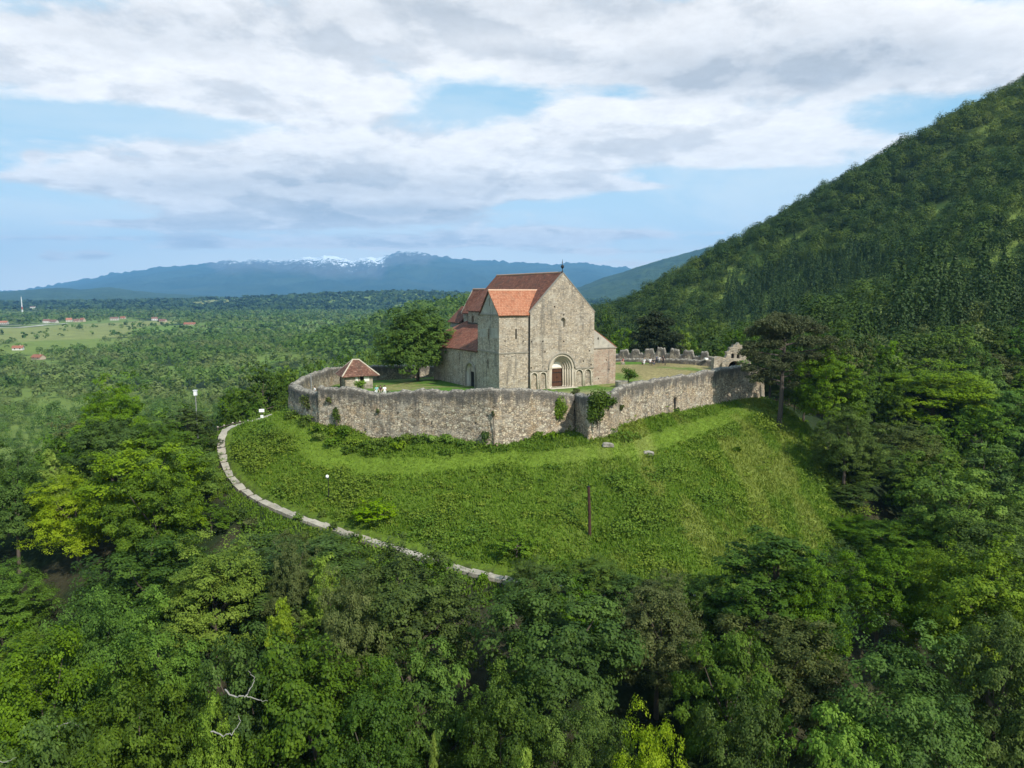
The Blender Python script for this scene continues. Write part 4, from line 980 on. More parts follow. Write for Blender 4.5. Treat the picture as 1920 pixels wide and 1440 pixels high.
t_px(470, 1190, 41, 92, ('near', 3), 'dark', 'dark green oak with a pale forked dead branch on its top', branch=[
    br(445, 1350, 36.5, [(-.9, -1.4, .25), (-.2, -1.5, .05), (.4, -1.6, .25), (.8, -1.5, .8), (.7, -1.5, 1.25)], .08)])
t_px(300, 1165, 43, 100, ('near', 0), 'mid', 'broad mid green tree in the left foreground, under the light green one')
t_px(165, 1110, 46, 90, ('near', 2), 'mid', 'layered mid green tree at the left, third row from the bottom')
t_px(60, 1200, 42, 105, ('near', 4), 'mid', 'green tree at the left picture edge with a bleached twig', branch=[br(150, 1345, 38, [(-.6, -1.2, .2), (.1, -1.3, .5), (.5, -1.2, .4), (.8, -1.2, .1)], .06)])
t_px(250, 1300, 38, 110, ('near', 1), 'dark', 'dark green tree near the bottom left corner', )
t_px(60, 1360, 35, 110, ('near', 3), 'mid', 'greyish green tree in the bottom left corner', branch=[br(20, 1400, 34, [(-.5, -1, .6), (-.2, -1.1, .1), (.5, -1.1, -.1), (1.0, -1, .1)], .06)])
t_px(700, 1300, 37, 100, ('near', 4), 'dark', 'dark tree in front of the large oak with the curled branch')
t_px(930, 1290, 38, 96, ('near', 0), 'dark', 'dark green tree at the bottom middle, in front of the wide dark tree')
t_px(1090, 1300, 38, 90, ('near', 2), 'mid', 'mid green tree at the bottom, left of the yellow-green one')
t_px(1370, 1190, 44, 82, ('near', 3), 'mid', 'green tree below the tall pointed tree on the right')
t_px(1400, 1330, 37, 80, ('near', 1), 'dark', 'shaded tree between the yellow-green tree and the light yellowish tree')

t_px(808, 1215, 42.5, 86, ('near', 3), 'mid', 'rounded mid green tree at the bottom, between the large oak and the wide dark tree')
t_px(1600, 915, 87, 42, ('mid', 2), 'dark', 'low dark tree on the right brow of the grass slope, below the shaded one')
t_px(1612, 975, 79, 50, ('near', 4), 'mid', 'low bushy tree at the lower right corner of the grass slope')
# ---- limit of tree tops in front of the castle, from the photo
LX = [-400, 0, 60, 150, 250, 330, 400, 420, 440, 480, 540, 600, 660, 720, 780, 850, 930, 1000, 1060, 1150, 1250, 1380, 1420, 1460, 1540, 1600, 1640, 1700, 1800, 1920, 2400]
LY = [760, 775, 790, 770, 790, 800, 805, 865, 915, 950, 985, 1010, 1030, 1048, 1068, 1085, 1090, 1080, 1078, 1085, 1100, 1110, 1060, 1040, 1030, 990, 900, 780, 720, 740, 740]
def zones(px, py, Y):
    if Y < 44: return 'front row of the wood'
    if px < 430 and Y > 70: return 'wood left of the stepped path'
    if px < 900: return 'dense wood below the stepped path'
    if px < 1500: return 'dense wood under the grass slope'
    return 'gully right of the grass slope'
colname = dict(mid='mid green', dark='dark green', light='light green', yellow='yellow-green', olive='olive green')
def weights(px, Y):
    return ['mid']*5+['dark']*(5 if px > 500 or Y < 45 else 2)+['light']*2+['olive']*2
slope_poly = SLOPE
def free(x, y, R, f=.62):
    return all(math.hypot(x-a, y-b) > f*(R+c) for a, b, c in PLACED)
cand = []
for gx_ in np.arange(-130, 130, 5.2):
    for gy_ in np.arange(16, 150, 5.2):
        cand.append((gx_+random.uniform(-2.2, 2.2), gy_+random.uniform(-2.2, 2.2)))
random.shuffle(cand); cand.sort(key=lambda c: round(c[1]/12))
AUTO = 0
for x, y in cand:
    if abs(x) > .80*y+7 or (-36 < x < 46 and y > 100): continue
    px, py0 = proj((x, y, gz(x, y))); px = float(px)
    if bool(pip(x, y, slope_poly)) or segdist(np.array(x), np.array(y), SLOPE+SLOPE[:1]) < 2.6 or bool(pip(x, y, OUT)): continue
    if segdist(np.array(x), np.array(y), PATH) < 3.2: continue
    if 1500 < px < 1640 and 68 < y < 100 and random.random() < .5: continue
    R = random.uniform(3.2, 6.3)*(1 if y < 70 else .85)
    if not free(x, y, R, .71 if y < 75 else .66): continue
    z0 = gz(x, y); Hh = random.uniform(8.5, 16) if y < 75 else random.uniform(8, 13)
    lim = float(np.interp(px, LX, LY))+random.uniform(0, 18)
    if y < 118:
        rp = R*F/y*1.0; zl = min(at(px+q, max(lim, float(np.interp(px+q, LX, LY)))-(12 if px+q > 660 and abs(q) > rp*.9 else 0), y)[2] for q in (-rp, -rp/2, 0, rp/2, rp))
        Hh = min(Hh, zl-z0)
    if Hh < 3.2: continue
    if Hh < 6.5: R = min(R, Hh*.55)
    col = random.choice(weights(px, y)); cls = 'near' if y < 85 else 'mid'
    if Hh < 6: cls = 'mid'
    zn = zones(px, py0, y)
    PLACED.append((x, y, R)); AUTO += 1
    tree(x, y, z0+Hh, R, (cls, random.randrange(5 if cls == 'near' else 4)), col, f'{colname[col]} leafy tree in the {zn}', f'{colname[col]} trees of the {zn}')
print('auto near trees', AUTO)

# courtyard tree
cx_, cy_ = at(798, 708, 125.5)[:2]; cz_ = court_h(cx_, cy_)
ct = tree(at(782, 650, 125)[0], cy_-1.0, at(780, 588, 125)[2]+.4, 6.1, ('dome', 0), 'mid', 'broad green tree inside the courtyard, left of the church', z=cz_-.2)
# umbrella pine with bare stem
def pine(px_base, py_base, Y, tops, label, name='pine_tree', z=None, trunk_top=None, leaf=.34, col='needle'):
    b = at(px_base, py_base, Y); bz = gz(b[0], b[1]) if z is None else z
    root = empty(name, (b[0], b[1], bz)); tag(root, label, 'tree'); r = np.random.default_rng(int(px_base))
    VV, RR = [], []; tt = at(*trunk_top, Y)-np.array([b[0], b[1], bz]); mb = MB()
    mb.tube([(0, 0, -1), tuple(tt*.25+np.array([.1, 0, 0])), tuple(tt*.5+np.array([-.05, 0, 0])), tuple(tt*.75), tuple(tt)], [.4, .33, .27, .2, .06], 8)
    for px, py, rpx, tz in tops:
        dy = r.uniform(-.5, .5)*rpx/F*Y*1.5; c = at(px, py, Y)-np.array([b[0], b[1], bz])+np.array([0, dy, 0]); R = rpx/F*Y
        n = int(84*max(1, R)**1.5)
        d = unit(r.normal(size=(n, 3))); S = c+d*r.uniform(.25, 1.1, (n, 1))*np.array([R, R, R*tz*1.35])
        q = 14; ld = unit(r.normal(size=(n, q, 3))+np.array([0, 0, .5])); C = S[:, None]+ld*.32*np.array([1, 1, .6])
        N = unit(r.normal(size=(n, q, 3))*.8+np.array([0, 0, .7]))
        v, f = leaf_quads(C.reshape(-1, 3), N.reshape(-1, 3), leaf, leaf*.32, r); VV.append(v); RR.append(np.repeat(np.clip(.5+.2*r.normal(size=(n, 1))+.15*r.normal(size=(n, q)), 0, 1).ravel(), 4))
        s = np.array([tt[0]*(c[2]-.6)/tt[2], tt[1]*(c[2]-.6)/tt[2], min(c[2]-.6, tt[2])]); m_ = (s+c)/2+np.array([0, 0, .15])
        mb.tube([tuple(s), tuple(m_), tuple(c)], [.13, .09, .03], 5)
        for _ in range(3):
            e = c+unit(r.normal(size=3))*np.array([R, R, R*tz])*.9; mb.tube([tuple(m_), tuple((m_+e)/2+np.array([0, 0, .1])), tuple(e)], [.06, .04, .015], 4)
    V = np.vstack(VV); me = npmesh('crown', V, np.arange(len(V)).reshape(-1, 4), {'rnd': np.concatenate(RR)}); link('crown', me, LM[col], root)
    mb.build('trunk', BARK2, root); return root
BARK2 = plain('greyish_pine_bark', (.085, .07, .058), .95, .3, 4)
LM['pine'] = leaf_mat('needles_grey', (.045, .058, .026), (.078, .092, .04), (.13, .14, .062), objvar=0, trans=.1)
pine(1462, 765, 100, [(1470, 598, 26, .35), (1440, 608, 26, .35), (1505, 606, 26, .35), (1420, 622, 22, .32), (1535, 618, 24, .32), (1475, 620, 30, .3), (1410, 648, 18, .3), (1445, 645, 22, .3), (1510, 640, 26, .3), (1550, 638, 18, .3),
     (1425, 672, 20, .3), (1480, 668, 20, .3), (1520, 668, 20, .32), (1405, 690, 16, .3), (1440, 698, 18, .3), (1500, 700, 20, .32), (1530, 690, 14, .3), (1420, 708, 18, .35), (1446, 716, 14, .35), (1490, 722, 16, .35), (1400, 660, 18, .3), (1562, 656, 16, .3), (1460, 636, 26, .35), (1490, 612, 26, .4), (1455, 684, 20, .35), (1550, 672, 16, .3)], 'tall umbrella pine with bare grey trunk at the right end of the wall', trunk_top=(1474, 604), col='pine')
pine(1232, 684, 152, [(1230, 590, 12, .4), (1215, 602, 20, .3), (1245, 604, 20, .3), (1228, 618, 28, .28), (1205, 632, 22, .28), (1255, 632, 24, .28), (1230, 644, 30, .28), (1200, 652, 18, .28), (1262, 654, 20, .28)], 'dark cedar-like conifer with flat tiers behind the battlemented wall', name='cedar_tree', trunk_top=(1231, 588), leaf=.5)

# trees just behind the rear walls and on the lower hill flank
for px, py, Y, r, col, key in ((1165, 618, 165, 30, 'mid', 0), (1150, 640, 158, 22, 'light', 1), (1190, 640, 160, 20, 'mid', 2), (1285, 618, 162, 24, 'light', 3), (1310, 640, 158, 22, 'mid', 0), (1340, 612, 165, 30, 'mid', 1), (1372, 622, 160, 26, 'dark', 2),
                               (1385, 640, 155, 18, 'mid', 3), (1140, 590, 190, 22, 'dark', 1), (1320, 600, 185, 26, 'dark', 2), (1265, 612, 178, 20, 'mid', 1), (1405, 615, 150, 26, 'dark', 0), (1560, 610, 135, 34, 'dark', 1), (1600, 640, 128, 36, 'olive', 2), (1650, 650, 128, 34, 'dark', 3)):
    t_px(px, py, Y, r, ('mid', key), col, f'{colname[col]} tree rising beyond the battlemented wall and the pine', f'{colname[col]} trees beyond the battlemented wall')
for px, py, Y, r, col, key in ((520, 700, 128, 22, 'mid', 0), (545, 692, 135, 26, 'light', 1), (585, 682, 140, 24, 'mid', 2), (500, 735, 122, 20, 'mid', 3), (530, 745, 112, 16, 'dark', 1), (480, 755, 112, 18, 'mid', 2), (610, 676, 150, 22, 'light', 0), (650, 668, 155, 24, 'mid', 1), (690, 660, 160, 26, 'light', 2), (440, 760, 112, 16, 'mid', 0), (725, 655, 165, 22, 'mid', 3), (850, 640, 165, 18, 'dark', 3), (455, 738, 122, 18, 'light', 1)):
    t_px(px, py, Y, r, ('mid', key), col, f'{colname[col]} tree just outside the left return wall', f'{colname[col]} trees outside the left return wall')
print('trees so far', NTREE)

# ------------------------------------------------------------------ valley trees: nearest as objects, the rest one mass
def visible(x, y, m=1.12): return (np.abs(x) < y*.7213*m+12)
VT = []
def jitter(y0, y1, sp, r):
    ys = np.arange(y0, y1, sp); out = []
    for yy in ys:
        w = yy*.80+15; xs = np.arange(-w, w, sp); out.append(np.c_[xs+r.uniform(-.45, .45, len(xs))*sp, yy+r.uniform(-.45, .45, len(xs))*sp])
    return np.vstack(out)
def is_hill(x, y):
    r = np.hypot(x-APEX[0], y-APEX[1]); return -52+CONE_H-CONE_T*r > -34
r1 = np.random.default_rng(5)
CLEAR = [valley(*q) for q in [(5, 605), (88, 602.5), (101, 602.5), (130, 601), (144, 601.5), (155, 601), (215, 599.5), (231, 597.5), (290, 599), (305, 601), (356, 607), (62, 578.5), (34, 653), (72, 670), (42, 584), (20, 612), (50, 612), (75, 610), (100, 607), (120, 605)]]
def clearing(x, y):
    c = np.zeros(len(x), bool)
    for a, b in CLEAR: f = np.hypot(a, b); d = (x*a+y*b)/f-f; l = np.abs(x*b-y*a)/f; c |= (l < .016*f)&(d < 8)&(d > -.11*f)
    return c
def valley_set(y0, y1, sp, R0, dens):
    p = jitter(y0, y1, sp, r1); x, y = p[:, 0], p[:, 1]
    k = ~is_hill(x, y)&~clearing(x, y)&((field_kind(x, y) < 0)|((r1.random(len(x)) < .16)&(fbm(x/90, y/130, 3, 95) > .5)))&(np.hypot(x-5, y-105) > 62)
    thick = fbm(x/55, y/55, 4, 91); k &= (thick+r1.uniform(-.22, .22, len(x)) > 1-dens)
    spur = np.exp(-((x+60)/140)**2-((y-720)/160)**2)+np.exp(-((x-120)/170)**2-((y-640)/210)**2); k |= (spur > .35)&~is_hill(x, y)
    x, y = x[k], y[k]; n = len(x); sp_ = spur[k]
    R = R0*np.clip(r1.lognormal(-.1, .48, n), .35, 1.35 if y0 > 900 else 1.8)*np.where(sp_ > .35, 1.15, 1); H = R*r1.uniform(1.35, 2.3, n)
    return x, y, R, H, sp_
x, y, R, H, sp_ = valley_set(128, 400, 5.4, 2.6, .64)
# keep the line of sight to the castle's silhouette free
z = ground_h(x, y); ppx, ppy = proj(np.c_[x, y, z+H]); lim = np.interp(ppx, [400, 470, 560, 640, 830, 1000, 1150, 1400], [560, 690, 695, 670, 600, 560, 560, 560])
ok = ppy > lim-25; x, y, R, H, z = x[ok], y[ok], R[ok], H[ok], z[ok]
vis = visible(x, y, 1.0)&~((ppx[ok] > 640)&(ppx[ok] < 1150)&(ppy[ok] > 660))&(ppx[ok] < 1130)
order = np.argsort(-(R/y)*vis); nind = max(0, 286-NTREE); ind = order[:nind]; rest = order[nind:]
dcol = ['mid', 'mid', 'dark', 'light', 'olive', 'mid', 'dark']
for i in ind:
    c = random.choice(dcol); where = 'left of the hut' if float(proj((x[i], y[i], z[i]))[0]) > 380 else 'beyond the left wood'
    far_ = 'nearer' if y[i] < 230 else 'farther'
    tree(float(x[i]), float(y[i]), float(z[i]+H[i]), float(R[i]), (('mid' if y[i] < 200 else 'far'), random.randrange(3)), c, f'{colname[c]} bushy tree on the {far_} valley floor {where}', f'{colname[c]} trees, {far_} valley floor {where}', z=float(z[i]))
print('individual trees', NTREE)

def templates(n, nq, shape, seed):
    out = []
    for k in range(n):
        r = np.random.default_rng(seed+k); nc = max(4, nq//9); d = unit(r.normal(size=(nc*2, 3))); d = d[d[:, 2] > -.55][:nc]; nc = len(d)
        if shape == 'cone':
            h = r.random(nq)**1.15; a = r.uniform(0, 2*PI, nq); rr = (1-h)**.9*r.uniform(.55, 1.1, nq)+.03
            P = np.c_[np.cos(a)*rr, np.sin(a)*rr, h]; N = unit(np.c_[np.cos(a), np.sin(a), .55+0*a]+.5*r.normal(size=(nq, 3))); rn = np.clip(.5+.2*r.normal(size=nq), 0, 1)
        else:
            ci = r.integers(0, nc, nq); cr = r.uniform(.28, .45, nc); env = r.uniform(.72, 1.0, nc)
            ld = unit(r.normal(size=(nq, 3))+d[ci]*.8+np.array([0, 0, .35])); c = d*env[:, None]*.74
            P = c[ci]+ld*cr[ci][:, None]*r.uniform(.55, 1, (nq, 1)); P[:, 2] = .44+.55*P[:, 2]
            N = unit(ld*.55+d[ci]*.95+np.array([0, 0, .3])+.07*r.normal(size=(nq, 3))); rn = np.clip(.5+.2*r.normal(size=nc)[ci]+.07*r.normal(size=nq), 0, 1)
        out.append((P, N, rn))
    return out
def mass(name, x, y, z, R, H, tint, nq, leaf, mat, shape='round', seed=1, ntp=10):
    r = np.random.default_rng(seed); T = templates(ntp, nq, shape, seed*31); n = len(x)
    k = r.integers(0, ntp, n); P = np.stack([t[0] for t in T])[k]; N = np.stack([t[1] for t in T])[k]; rn = np.stack([t[2] for t in T])[k]
    a = r.uniform(0, 2*PI, n); ca, sa = np.cos(a)[:, None], np.sin(a)[:, None]
    rot = lambda v: np.stack([v[..., 0]*ca-v[..., 1]*sa, v[..., 0]*sa+v[..., 1]*ca, v[..., 2]], -1)
    P = rot(P); N = rot(N); P = P*np.stack([R, R, H], -1)[:, None]+np.stack([x, y, z], -1)[:, None]
    L = np.repeat(R, nq)*leaf; V, Fq = leaf_quads(P.reshape(-1, 3), N.reshape(-1, 3), L, L*.8, r)
    rn = np.clip(rn+.14*r.normal(size=(n, 1)), 0, 1)
    me = npmesh(name, V, Fq, {'rnd': np.repeat(rn.ravel(), 4), 'tint': np.repeat(np.repeat(tint, nq), 4)})
    return tag(link(name, me, mat), kind='stuff')
M_valley = leaf_mat('valley_leaves', (.050, .098, .016), (.084, .150, .024), (.130, .205, .036), tint=((.115, .140, .045), (.18, .22, .07)), trans=.25)
M_forest = leaf_mat('hill_forest_leaves', (.022, .043, .007), (.042, .074, .010), (.072, .112, .015), tint=((.066, .096, .009), (.120, .150, .015)), trans=.2)  # leaf colours darkened to carry the cloud shadow on the hill
M_spruce_shaded_ridge = leaf_mat('spruce_and_shaded_ridge', (.018, .038, .011), (.032, .060, .016), (.052, .090, .024), tint=((.03, .055, .014), (.06, .095, .024)), trans=.1)
parts_ = [(x[rest], y[rest], R[rest], H[rest])]
xa, ya, Ra, Ha = parts_[0]; za = ground_h(xa, ya)
tint = lambda xx, yy, s: np.clip(sstep(.42, .66, fbm(xx/60, yy/60, 3, s))*.8+r1.normal(size=len(xx))*.22, 0, 1)
mass('valley_trees', xa, ya, za, Ra, Ha, tint(xa, ya, 7), 420, .15, M_valley, seed=3)
x, y, R, H, sp_ = valley_set(400, 1000, 7.4, 3.3, .63); v = visible(x, y); x, y, R, H, sp_ = x[v], y[v], R[v], H[v], sp_[v]
mass('valley_woods', x, y, ground_h(x, y), R, H, tint(x, y, 8)*(1-.8*(sp_ > .3)), 110, .30, M_valley, seed=4); print('valley2', len(x))
x, y, R, H, sp_ = valley_set(1000, 2500, 12.5, 5.4, .62); v = visible(x, y, 1.03); x, y, R, H = x[v], y[v], R[v], H[v]*.8
mass('distant_woods', x, y, ground_h(x, y), R, H, tint(x, y, 9)*.8, 40, .5, M_valley, seed=5); print('valley3', len(x))
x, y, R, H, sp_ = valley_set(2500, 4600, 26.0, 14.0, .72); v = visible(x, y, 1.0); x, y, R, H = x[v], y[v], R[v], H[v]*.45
mass('ridge_woods', x, y, ground_h(x, y), R, H, tint(x, y, 9)*.15, 18, .8, M_spruce_shaded_ridge, seed=6); print('valley4', len(x))  # cloud shadow on the ridge painted by giving its woods dark needle colours

# ------------------------------------------------------------------ hillside forest
r2 = np.random.default_rng(15)
p = jitter(125, 900, 7.0, r2); x, y = p[:, 0], p[:, 1]
k = (is_hill(x, y)|((x > 30)&(y < 260)&(np.hypot(x-5, y-105) > 62)))&visible(x, y, 1.08); x, y = x[k], y[k]
z = ground_h(x, y); e = 3.0
nx_, ny_ = -(ground_h(x+e, y)-z)/e, -(ground_h(x, y+e)-z)/e
face = nx_*(-x)+ny_*(-y)+(14-z-9); k = face > -60
k &= np.array([all(math.hypot(a-q[0], b-q[1]) > .75*q[2]+1.5 for q in PLACED if q[1] > 90) for a, b in zip(x, y)])
x, y, z = x[k], y[k], z[k]; ppx, ppy = proj(np.c_[x, y, z])
con = ((fbm(x/90, y/90, 3, 33) > .5)&(ppy > 500)&(ppy < 640)&(ppx > 1350))|((ppy > 560)&(ppx > 1600)&(fbm(x/50, y/50, 3, 35) > .42)&(ppy < 680))
n = len(x); R = 5.0*np.clip(r2.lognormal(0, .27, n), .5, 1.35); H = R*r2.uniform(1.5, 2.2, n)
d = ~con; lit = sstep(.40, .62, fbm(x/80, y/80, 3, 44))*.75+r2.normal(size=n)*.22+.25*sstep(480, 300, ppy)  # random tint per tree, plus sunlight on the upper slope painted in
nr = d&(np.hypot(x, y) < 330); fr = d&~nr
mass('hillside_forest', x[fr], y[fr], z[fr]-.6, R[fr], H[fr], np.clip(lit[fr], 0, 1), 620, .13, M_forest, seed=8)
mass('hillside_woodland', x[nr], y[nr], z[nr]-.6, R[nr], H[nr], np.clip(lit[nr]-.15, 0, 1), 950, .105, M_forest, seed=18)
c = con; mass('hillside_spruces', np.r_[x[c], x[c]+2.8], np.r_[y[c], y[c]+2.5], np.r_[z[c], z[c]]-.5, np.r_[R[c], R[c]]*.52, np.r_[H[c]*1.5, H[c]*1.25], np.clip(r2.normal(size=2*c.sum())*.3+.3, 0, 1), 420, .22, M_spruce_shaded_ridge, shape='cone', seed=9)
print('hill forest', d.sum(), c.sum())

# ------------------------------------------------------------------ undergrowth and grass on the slope
r3 = np.random.default_rng(25)
bx = [min(p[0] for p in SLOPE)-6, max(p[0] for p in SLOPE)+8, min(p[1] for p in SLOPE)-5, max(p[1] for p in SLOPE)+3]
N0 = 16000; x = r3.uniform(bx[0], bx[1], N0); y = r3.uniform(bx[2], bx[3], N0)
ins = pip(x, y, SLOPE)|((segdist(x, y, SLOPE+SLOPE[:1]) < 5)&~pip(x, y, OUT)); ins &= ~pip(x, y, OUT)&(segdist(x, y, PATH) > 1.2)
ld = segdist(x, y, LAWN)+1.1*(fbm(x/2.2, y/2.2, 3, 83)-.5); ins &= ld > 1.3
x, y = x[ins], y[ins]
sel = fbm(x/4.5, y/4.5, 4, 55); bushy = sstep(.46, .62, sel)
keep = r3.random(len(x)) < (.22+.78*bushy**1.5)*(1-.45*sstep(2, 18, x)); x, y, bushy = x[keep], y[keep], bushy[keep]
dry = sstep(.47, .66, fbm(x/3.2, y/9, 4, 51))*sstep(2, 16, x)
keep = r3.random(len(x)) > dry*.75; x, y, bushy, dry = x[keep], y[keep], bushy[keep], dry[keep]
z = ground_h(x, y); n = len(x); R = (.40+.75*bushy)*r3.lognormal(0, .4, n); nq = 44
dd = unit(r3.normal(size=(n, nq, 3))+np.array([0, 0, .5])); C = np.stack([x, y, z+R*.25], -1)[:, None]+dd*(R[:, None, None]*r3.uniform(.5, 1.1, (n, nq, 1)))*np.array([1, 1, .42])
Nn = unit(dd*.35+np.array([0, -.15, .7])+.45*r3.normal(size=dd.shape))
V, Fq = leaf_quads(C.reshape(-1, 3), Nn.reshape(-1, 3), .25, .19, r3)
rn = np.clip(.5+.22*r3.normal(size=(n, 1))+.14*r3.normal(size=(n, nq)), 0, 1); tn = np.clip(sstep(.4, .65, fbm(x/7, y/7, 3, 57))*.7+sstep(0, 22, x)*.3+.2*r3.normal(size=n), 0, 1)
me = npmesh('undergrowth', V, Fq, {'rnd': np.repeat(rn.ravel(), 4), 'tint': np.repeat(np.repeat(tn, nq), 4)})
M_weed = leaf_mat('weed_leaves', (.060, .115, .013), (.092, .165, .018), (.132, .220, .027), tint=((.12, .165, .016), (.20, .26, .030)), trans=.3)
tag(link('undergrowth', me, M_weed), kind='stuff'); print('weeds', n)
# grass blades: lawn strip short, slope long
N0 = 260000; x = r3.uniform(bx[0], bx[1], N0); y = r3.uniform(bx[2], bx[3], N0)
ins = (pip(x, y, SLOPE)|((segdist(x, y, SLOPE+SLOPE[:1]) < 3)&~pip(x, y, OUT)))&~pip(x, y, OUT)&(segdist(x, y, PATH) > 1.0); x, y = x[ins], y[ins]
z = ground_h(x, y); n = len(x); ld = segdist(x, y, LAWN)+1.1*(fbm(x/2.2, y/2.2, 3, 83)-.5); hl = np.where(ld < 1.3, r3.uniform(.07, .17, n), r3.uniform(.15, .42, n)); wd = np.where(ld < 1.3, .07, .075)
a = r3.uniform(0, 2*PI, n); t = np.c_[np.cos(a), np.sin(a), 0*a]*wd[:, None]; lean = np.c_[r3.normal(size=(n, 2))*.35*hl[:, None], hl]
b = np.c_[x, y, z-.05]; V = np.stack([b-t, b+t, b+t*.35+lean, b-t*.35+lean*1.05], 1).reshape(-1, 3)
dry = sstep(.47, .66, fbm(x/3.2, y/9, 4, 51))*sstep(2, 16, x); tn = np.clip(dry+.12*r3.normal(size=n), 0, 1); rn = np.clip(np.where(ld < 1.3, .72, .5)+.9*(fbm(x/2.6, y/6, 4, 87)-.5)+.2*r3.normal(size=n), 0, 1)
me = npmesh('grass', V, np.arange(4*n).reshape(-1, 4), {'rnd': np.repeat(rn, 4), 'tint': np.repeat(tn, 4)})
M_grass = leaf_mat('grass_blades', (.070, .130, .011), (.108, .188, .017), (.152, .245, .026), tint=((.15, .195, .026), (.235, .265, .05)), trans=.3)
tag(link('grass', me, M_grass), kind='stuff'); print('grass', n)

# ------------------------------------------------------------------ bushes and climbers
def bush(c, r, n, label, cat='bush', name='bush', col='mid', leaf=.22, seed=1, lumps=9, stem=True):
    """c world centre, r (rx, ry, rz)"""
    rr = np.random.default_rng(seed); r = np.array(r)
    cc = unit(rr.normal(size=(lumps, 3)))*rr.uniform(.3, .75, (lumps, 1)); ci = rr.integers(0, lumps, n)
    d = unit(rr.normal(size=(n, 3))+np.array([0, 0, .25])); P = (cc[ci]+d*rr.uniform(.2, .42, (n, 1)))*r
    N = unit(d*.6+cc[ci]*.5+np.array([0, -.1, .35])+.5*rr.normal(size=(n, 3))); V, Fq = leaf_quads(P, N, leaf, leaf*.75, rr)
    rn = np.clip(.5+.2*rr.normal(size=lumps)[ci]+.15*rr.normal(size=n), 0, 1)
    root = empty(name, tuple(c)); tag(root, label, cat)
    link('foliage', npmesh('foliage', V, Fq, {'rnd': np.repeat(rn, 4)}), LM[col], root)
    if stem:
        mb = MB()
        for k in range(5):
            e = cc[k % lumps]*r*.8; mb.tube([(0, .05, -r[2]*1.05), tuple(e*.4+np.array([0, 0, -r[2]*.3])), tuple(e)], [.05, .035, .012], 5)
        mb.build('stem', BARK, root)
    return root
p = at(1121, 764, 83.0); bush(p, (2.0, 1.2, 2.5), 2600, 'large leafy bush growing out of the overgrown buttress', col='mid', seed=2, lumps=16, leaf=.26)
p = at(1142, 752, 84.3); bush(p, (1.0, .7, 1.1), 500, 'small leafy offshoot bush at the top right of the buttress', seed=3, col='mid')
p = at(1050, 766, 86.55); bush(p, (1.25, .35, 1.5), 1000, 'bright green creeper patch hanging on the front wall left of the buttress', 'creeper', 'creeper', 'light', seed=4, lumps=14)
p = at(631, 775, 89.6); bush(p, (.6, .3, 1.7), 520, 'narrow dark green creeper on the left part of the front wall', 'creeper', 'creeper', 'mid', seed=5, lumps=12)
p = at(617, 750, 90.1); bush(p, (.5, .25, .45), 120, 'pale tuft sprouting high on the left end of the front wall', 'plant', 'wall_tuft', 'olive', seed=6)
p = at(709, 770, 88.1); bush(p, (.35, .25, .5), 120, 'small round tuft on the front wall below the seated visitors', 'plant', 'wall_tuft', 'olive', seed=7)
p = at(911, 817, 83.0); bush(p, (.75, .6, .85), 420, 'dark bush at the foot of the front wall beside its forward corner', col='dark', seed=8)
p = at(924, 776, 82.85); bush(p, (.28, .2, .45), 90, 'brownish tuft on top of the dry stem at the wall corner', 'plant', 'wall_tuft', 'olive', seed=9)
m = MB(); q0 = at(926, 834, 82.75); q1 = at(924, 778, 82.8); m.tube([tuple(q0), tuple((q0+q1)/2+np.array([.1, 0, 0])), tuple(q1)], [.06, .05, .03], 6); tag(m.build('climbing_stem', BARK), 'dry brown stem climbing the forward corner of the front wall', 'plant')
p = at(1166, 763, 88.4); bush(p, (.42, .25, .5), 150, 'little grey green shrub rooted in the right wall near the buttress', 'plant', 'wall_shrub', 'olive', seed=10)
p = at(1271, 769, 95.9); bush(p, (.42, .35, .55), 180, 'green shrub half blocking the narrow wall doorway', col='mid', seed=11)
p = at(1079, 733, 97); bush((p[0], p[1], p[2]-.1), (.7, .5, .6), 300, 'weedy shrub at the steps right of the portal', col='olive', seed=12)
p = at(1178, 702, 112); bush(p, (1.6, 1.3, 1.2), 1000, 'dense green bush in the courtyard beside the church corner', col='mid', seed=13, lumps=12)
p = at(676, 723, 107); bush(p, (1.2, .9, 1.0), 600, 'bright green bush in front of the small hut', col='light', seed=14)
p = at(1381, 857, 90); bush((p[0], p[1], gz(p[0], p[1])+.35), (.75, .6, .5), 260, 'dark round shrub standing alone on the upper right grass', col='dark', seed=15)
p = at(1393, 683, 122); bush(p, (1.5, 1.0, .9), 420, 'ivy tangle on the broken wall right of the vaulted opening', 'creeper', 'creeper', 'mid', seed=16)
p = at(575, 752, 93.0); bush(p, (1.5, .5, 1.3), 600, 'grey green ivy hanging over the shadowed bastion wall', 'creeper', 'creeper', 'olive', seed=17, lumps=14)
brng = random.Random(4)
BUSH = [(545, 800, 95), (575, 803, 92), (600, 808, 89.6), (622, 812, 88.8), (645, 815, 88.2), (668, 828, 87.0), (690, 836, 86.6), (715, 838, 86.3), (740, 834, 86), (765, 832, 85.6), (790, 830, 85.2), (815, 832, 84.8), (840, 832, 84.4), (868, 836, 83.4), (625, 828, 87.2), (655, 838, 86), (600, 822, 88.6), (1010, 822, 84.8), (1030, 822, 84.8), (700, 850, 85), (750, 848, 84.8)]
for i, (px, py, Y) in enumerate(BUSH):
    p = at(px, py, Y); s = brng.uniform(.8, 1.25)
    o = bush((p[0], p[1], gz(p[0], p[1])+.35*s), (1.35*s, 1.0*s, .85*s), 420, 'low green bramble bush below the front wall, above the mown strip', 'bush', 'bramble_bush', brng.choice(['mid', 'mid', 'light', 'dark']), .26, 30+i, 9, False); o['group'] = 'bramble bushes below the front wall'
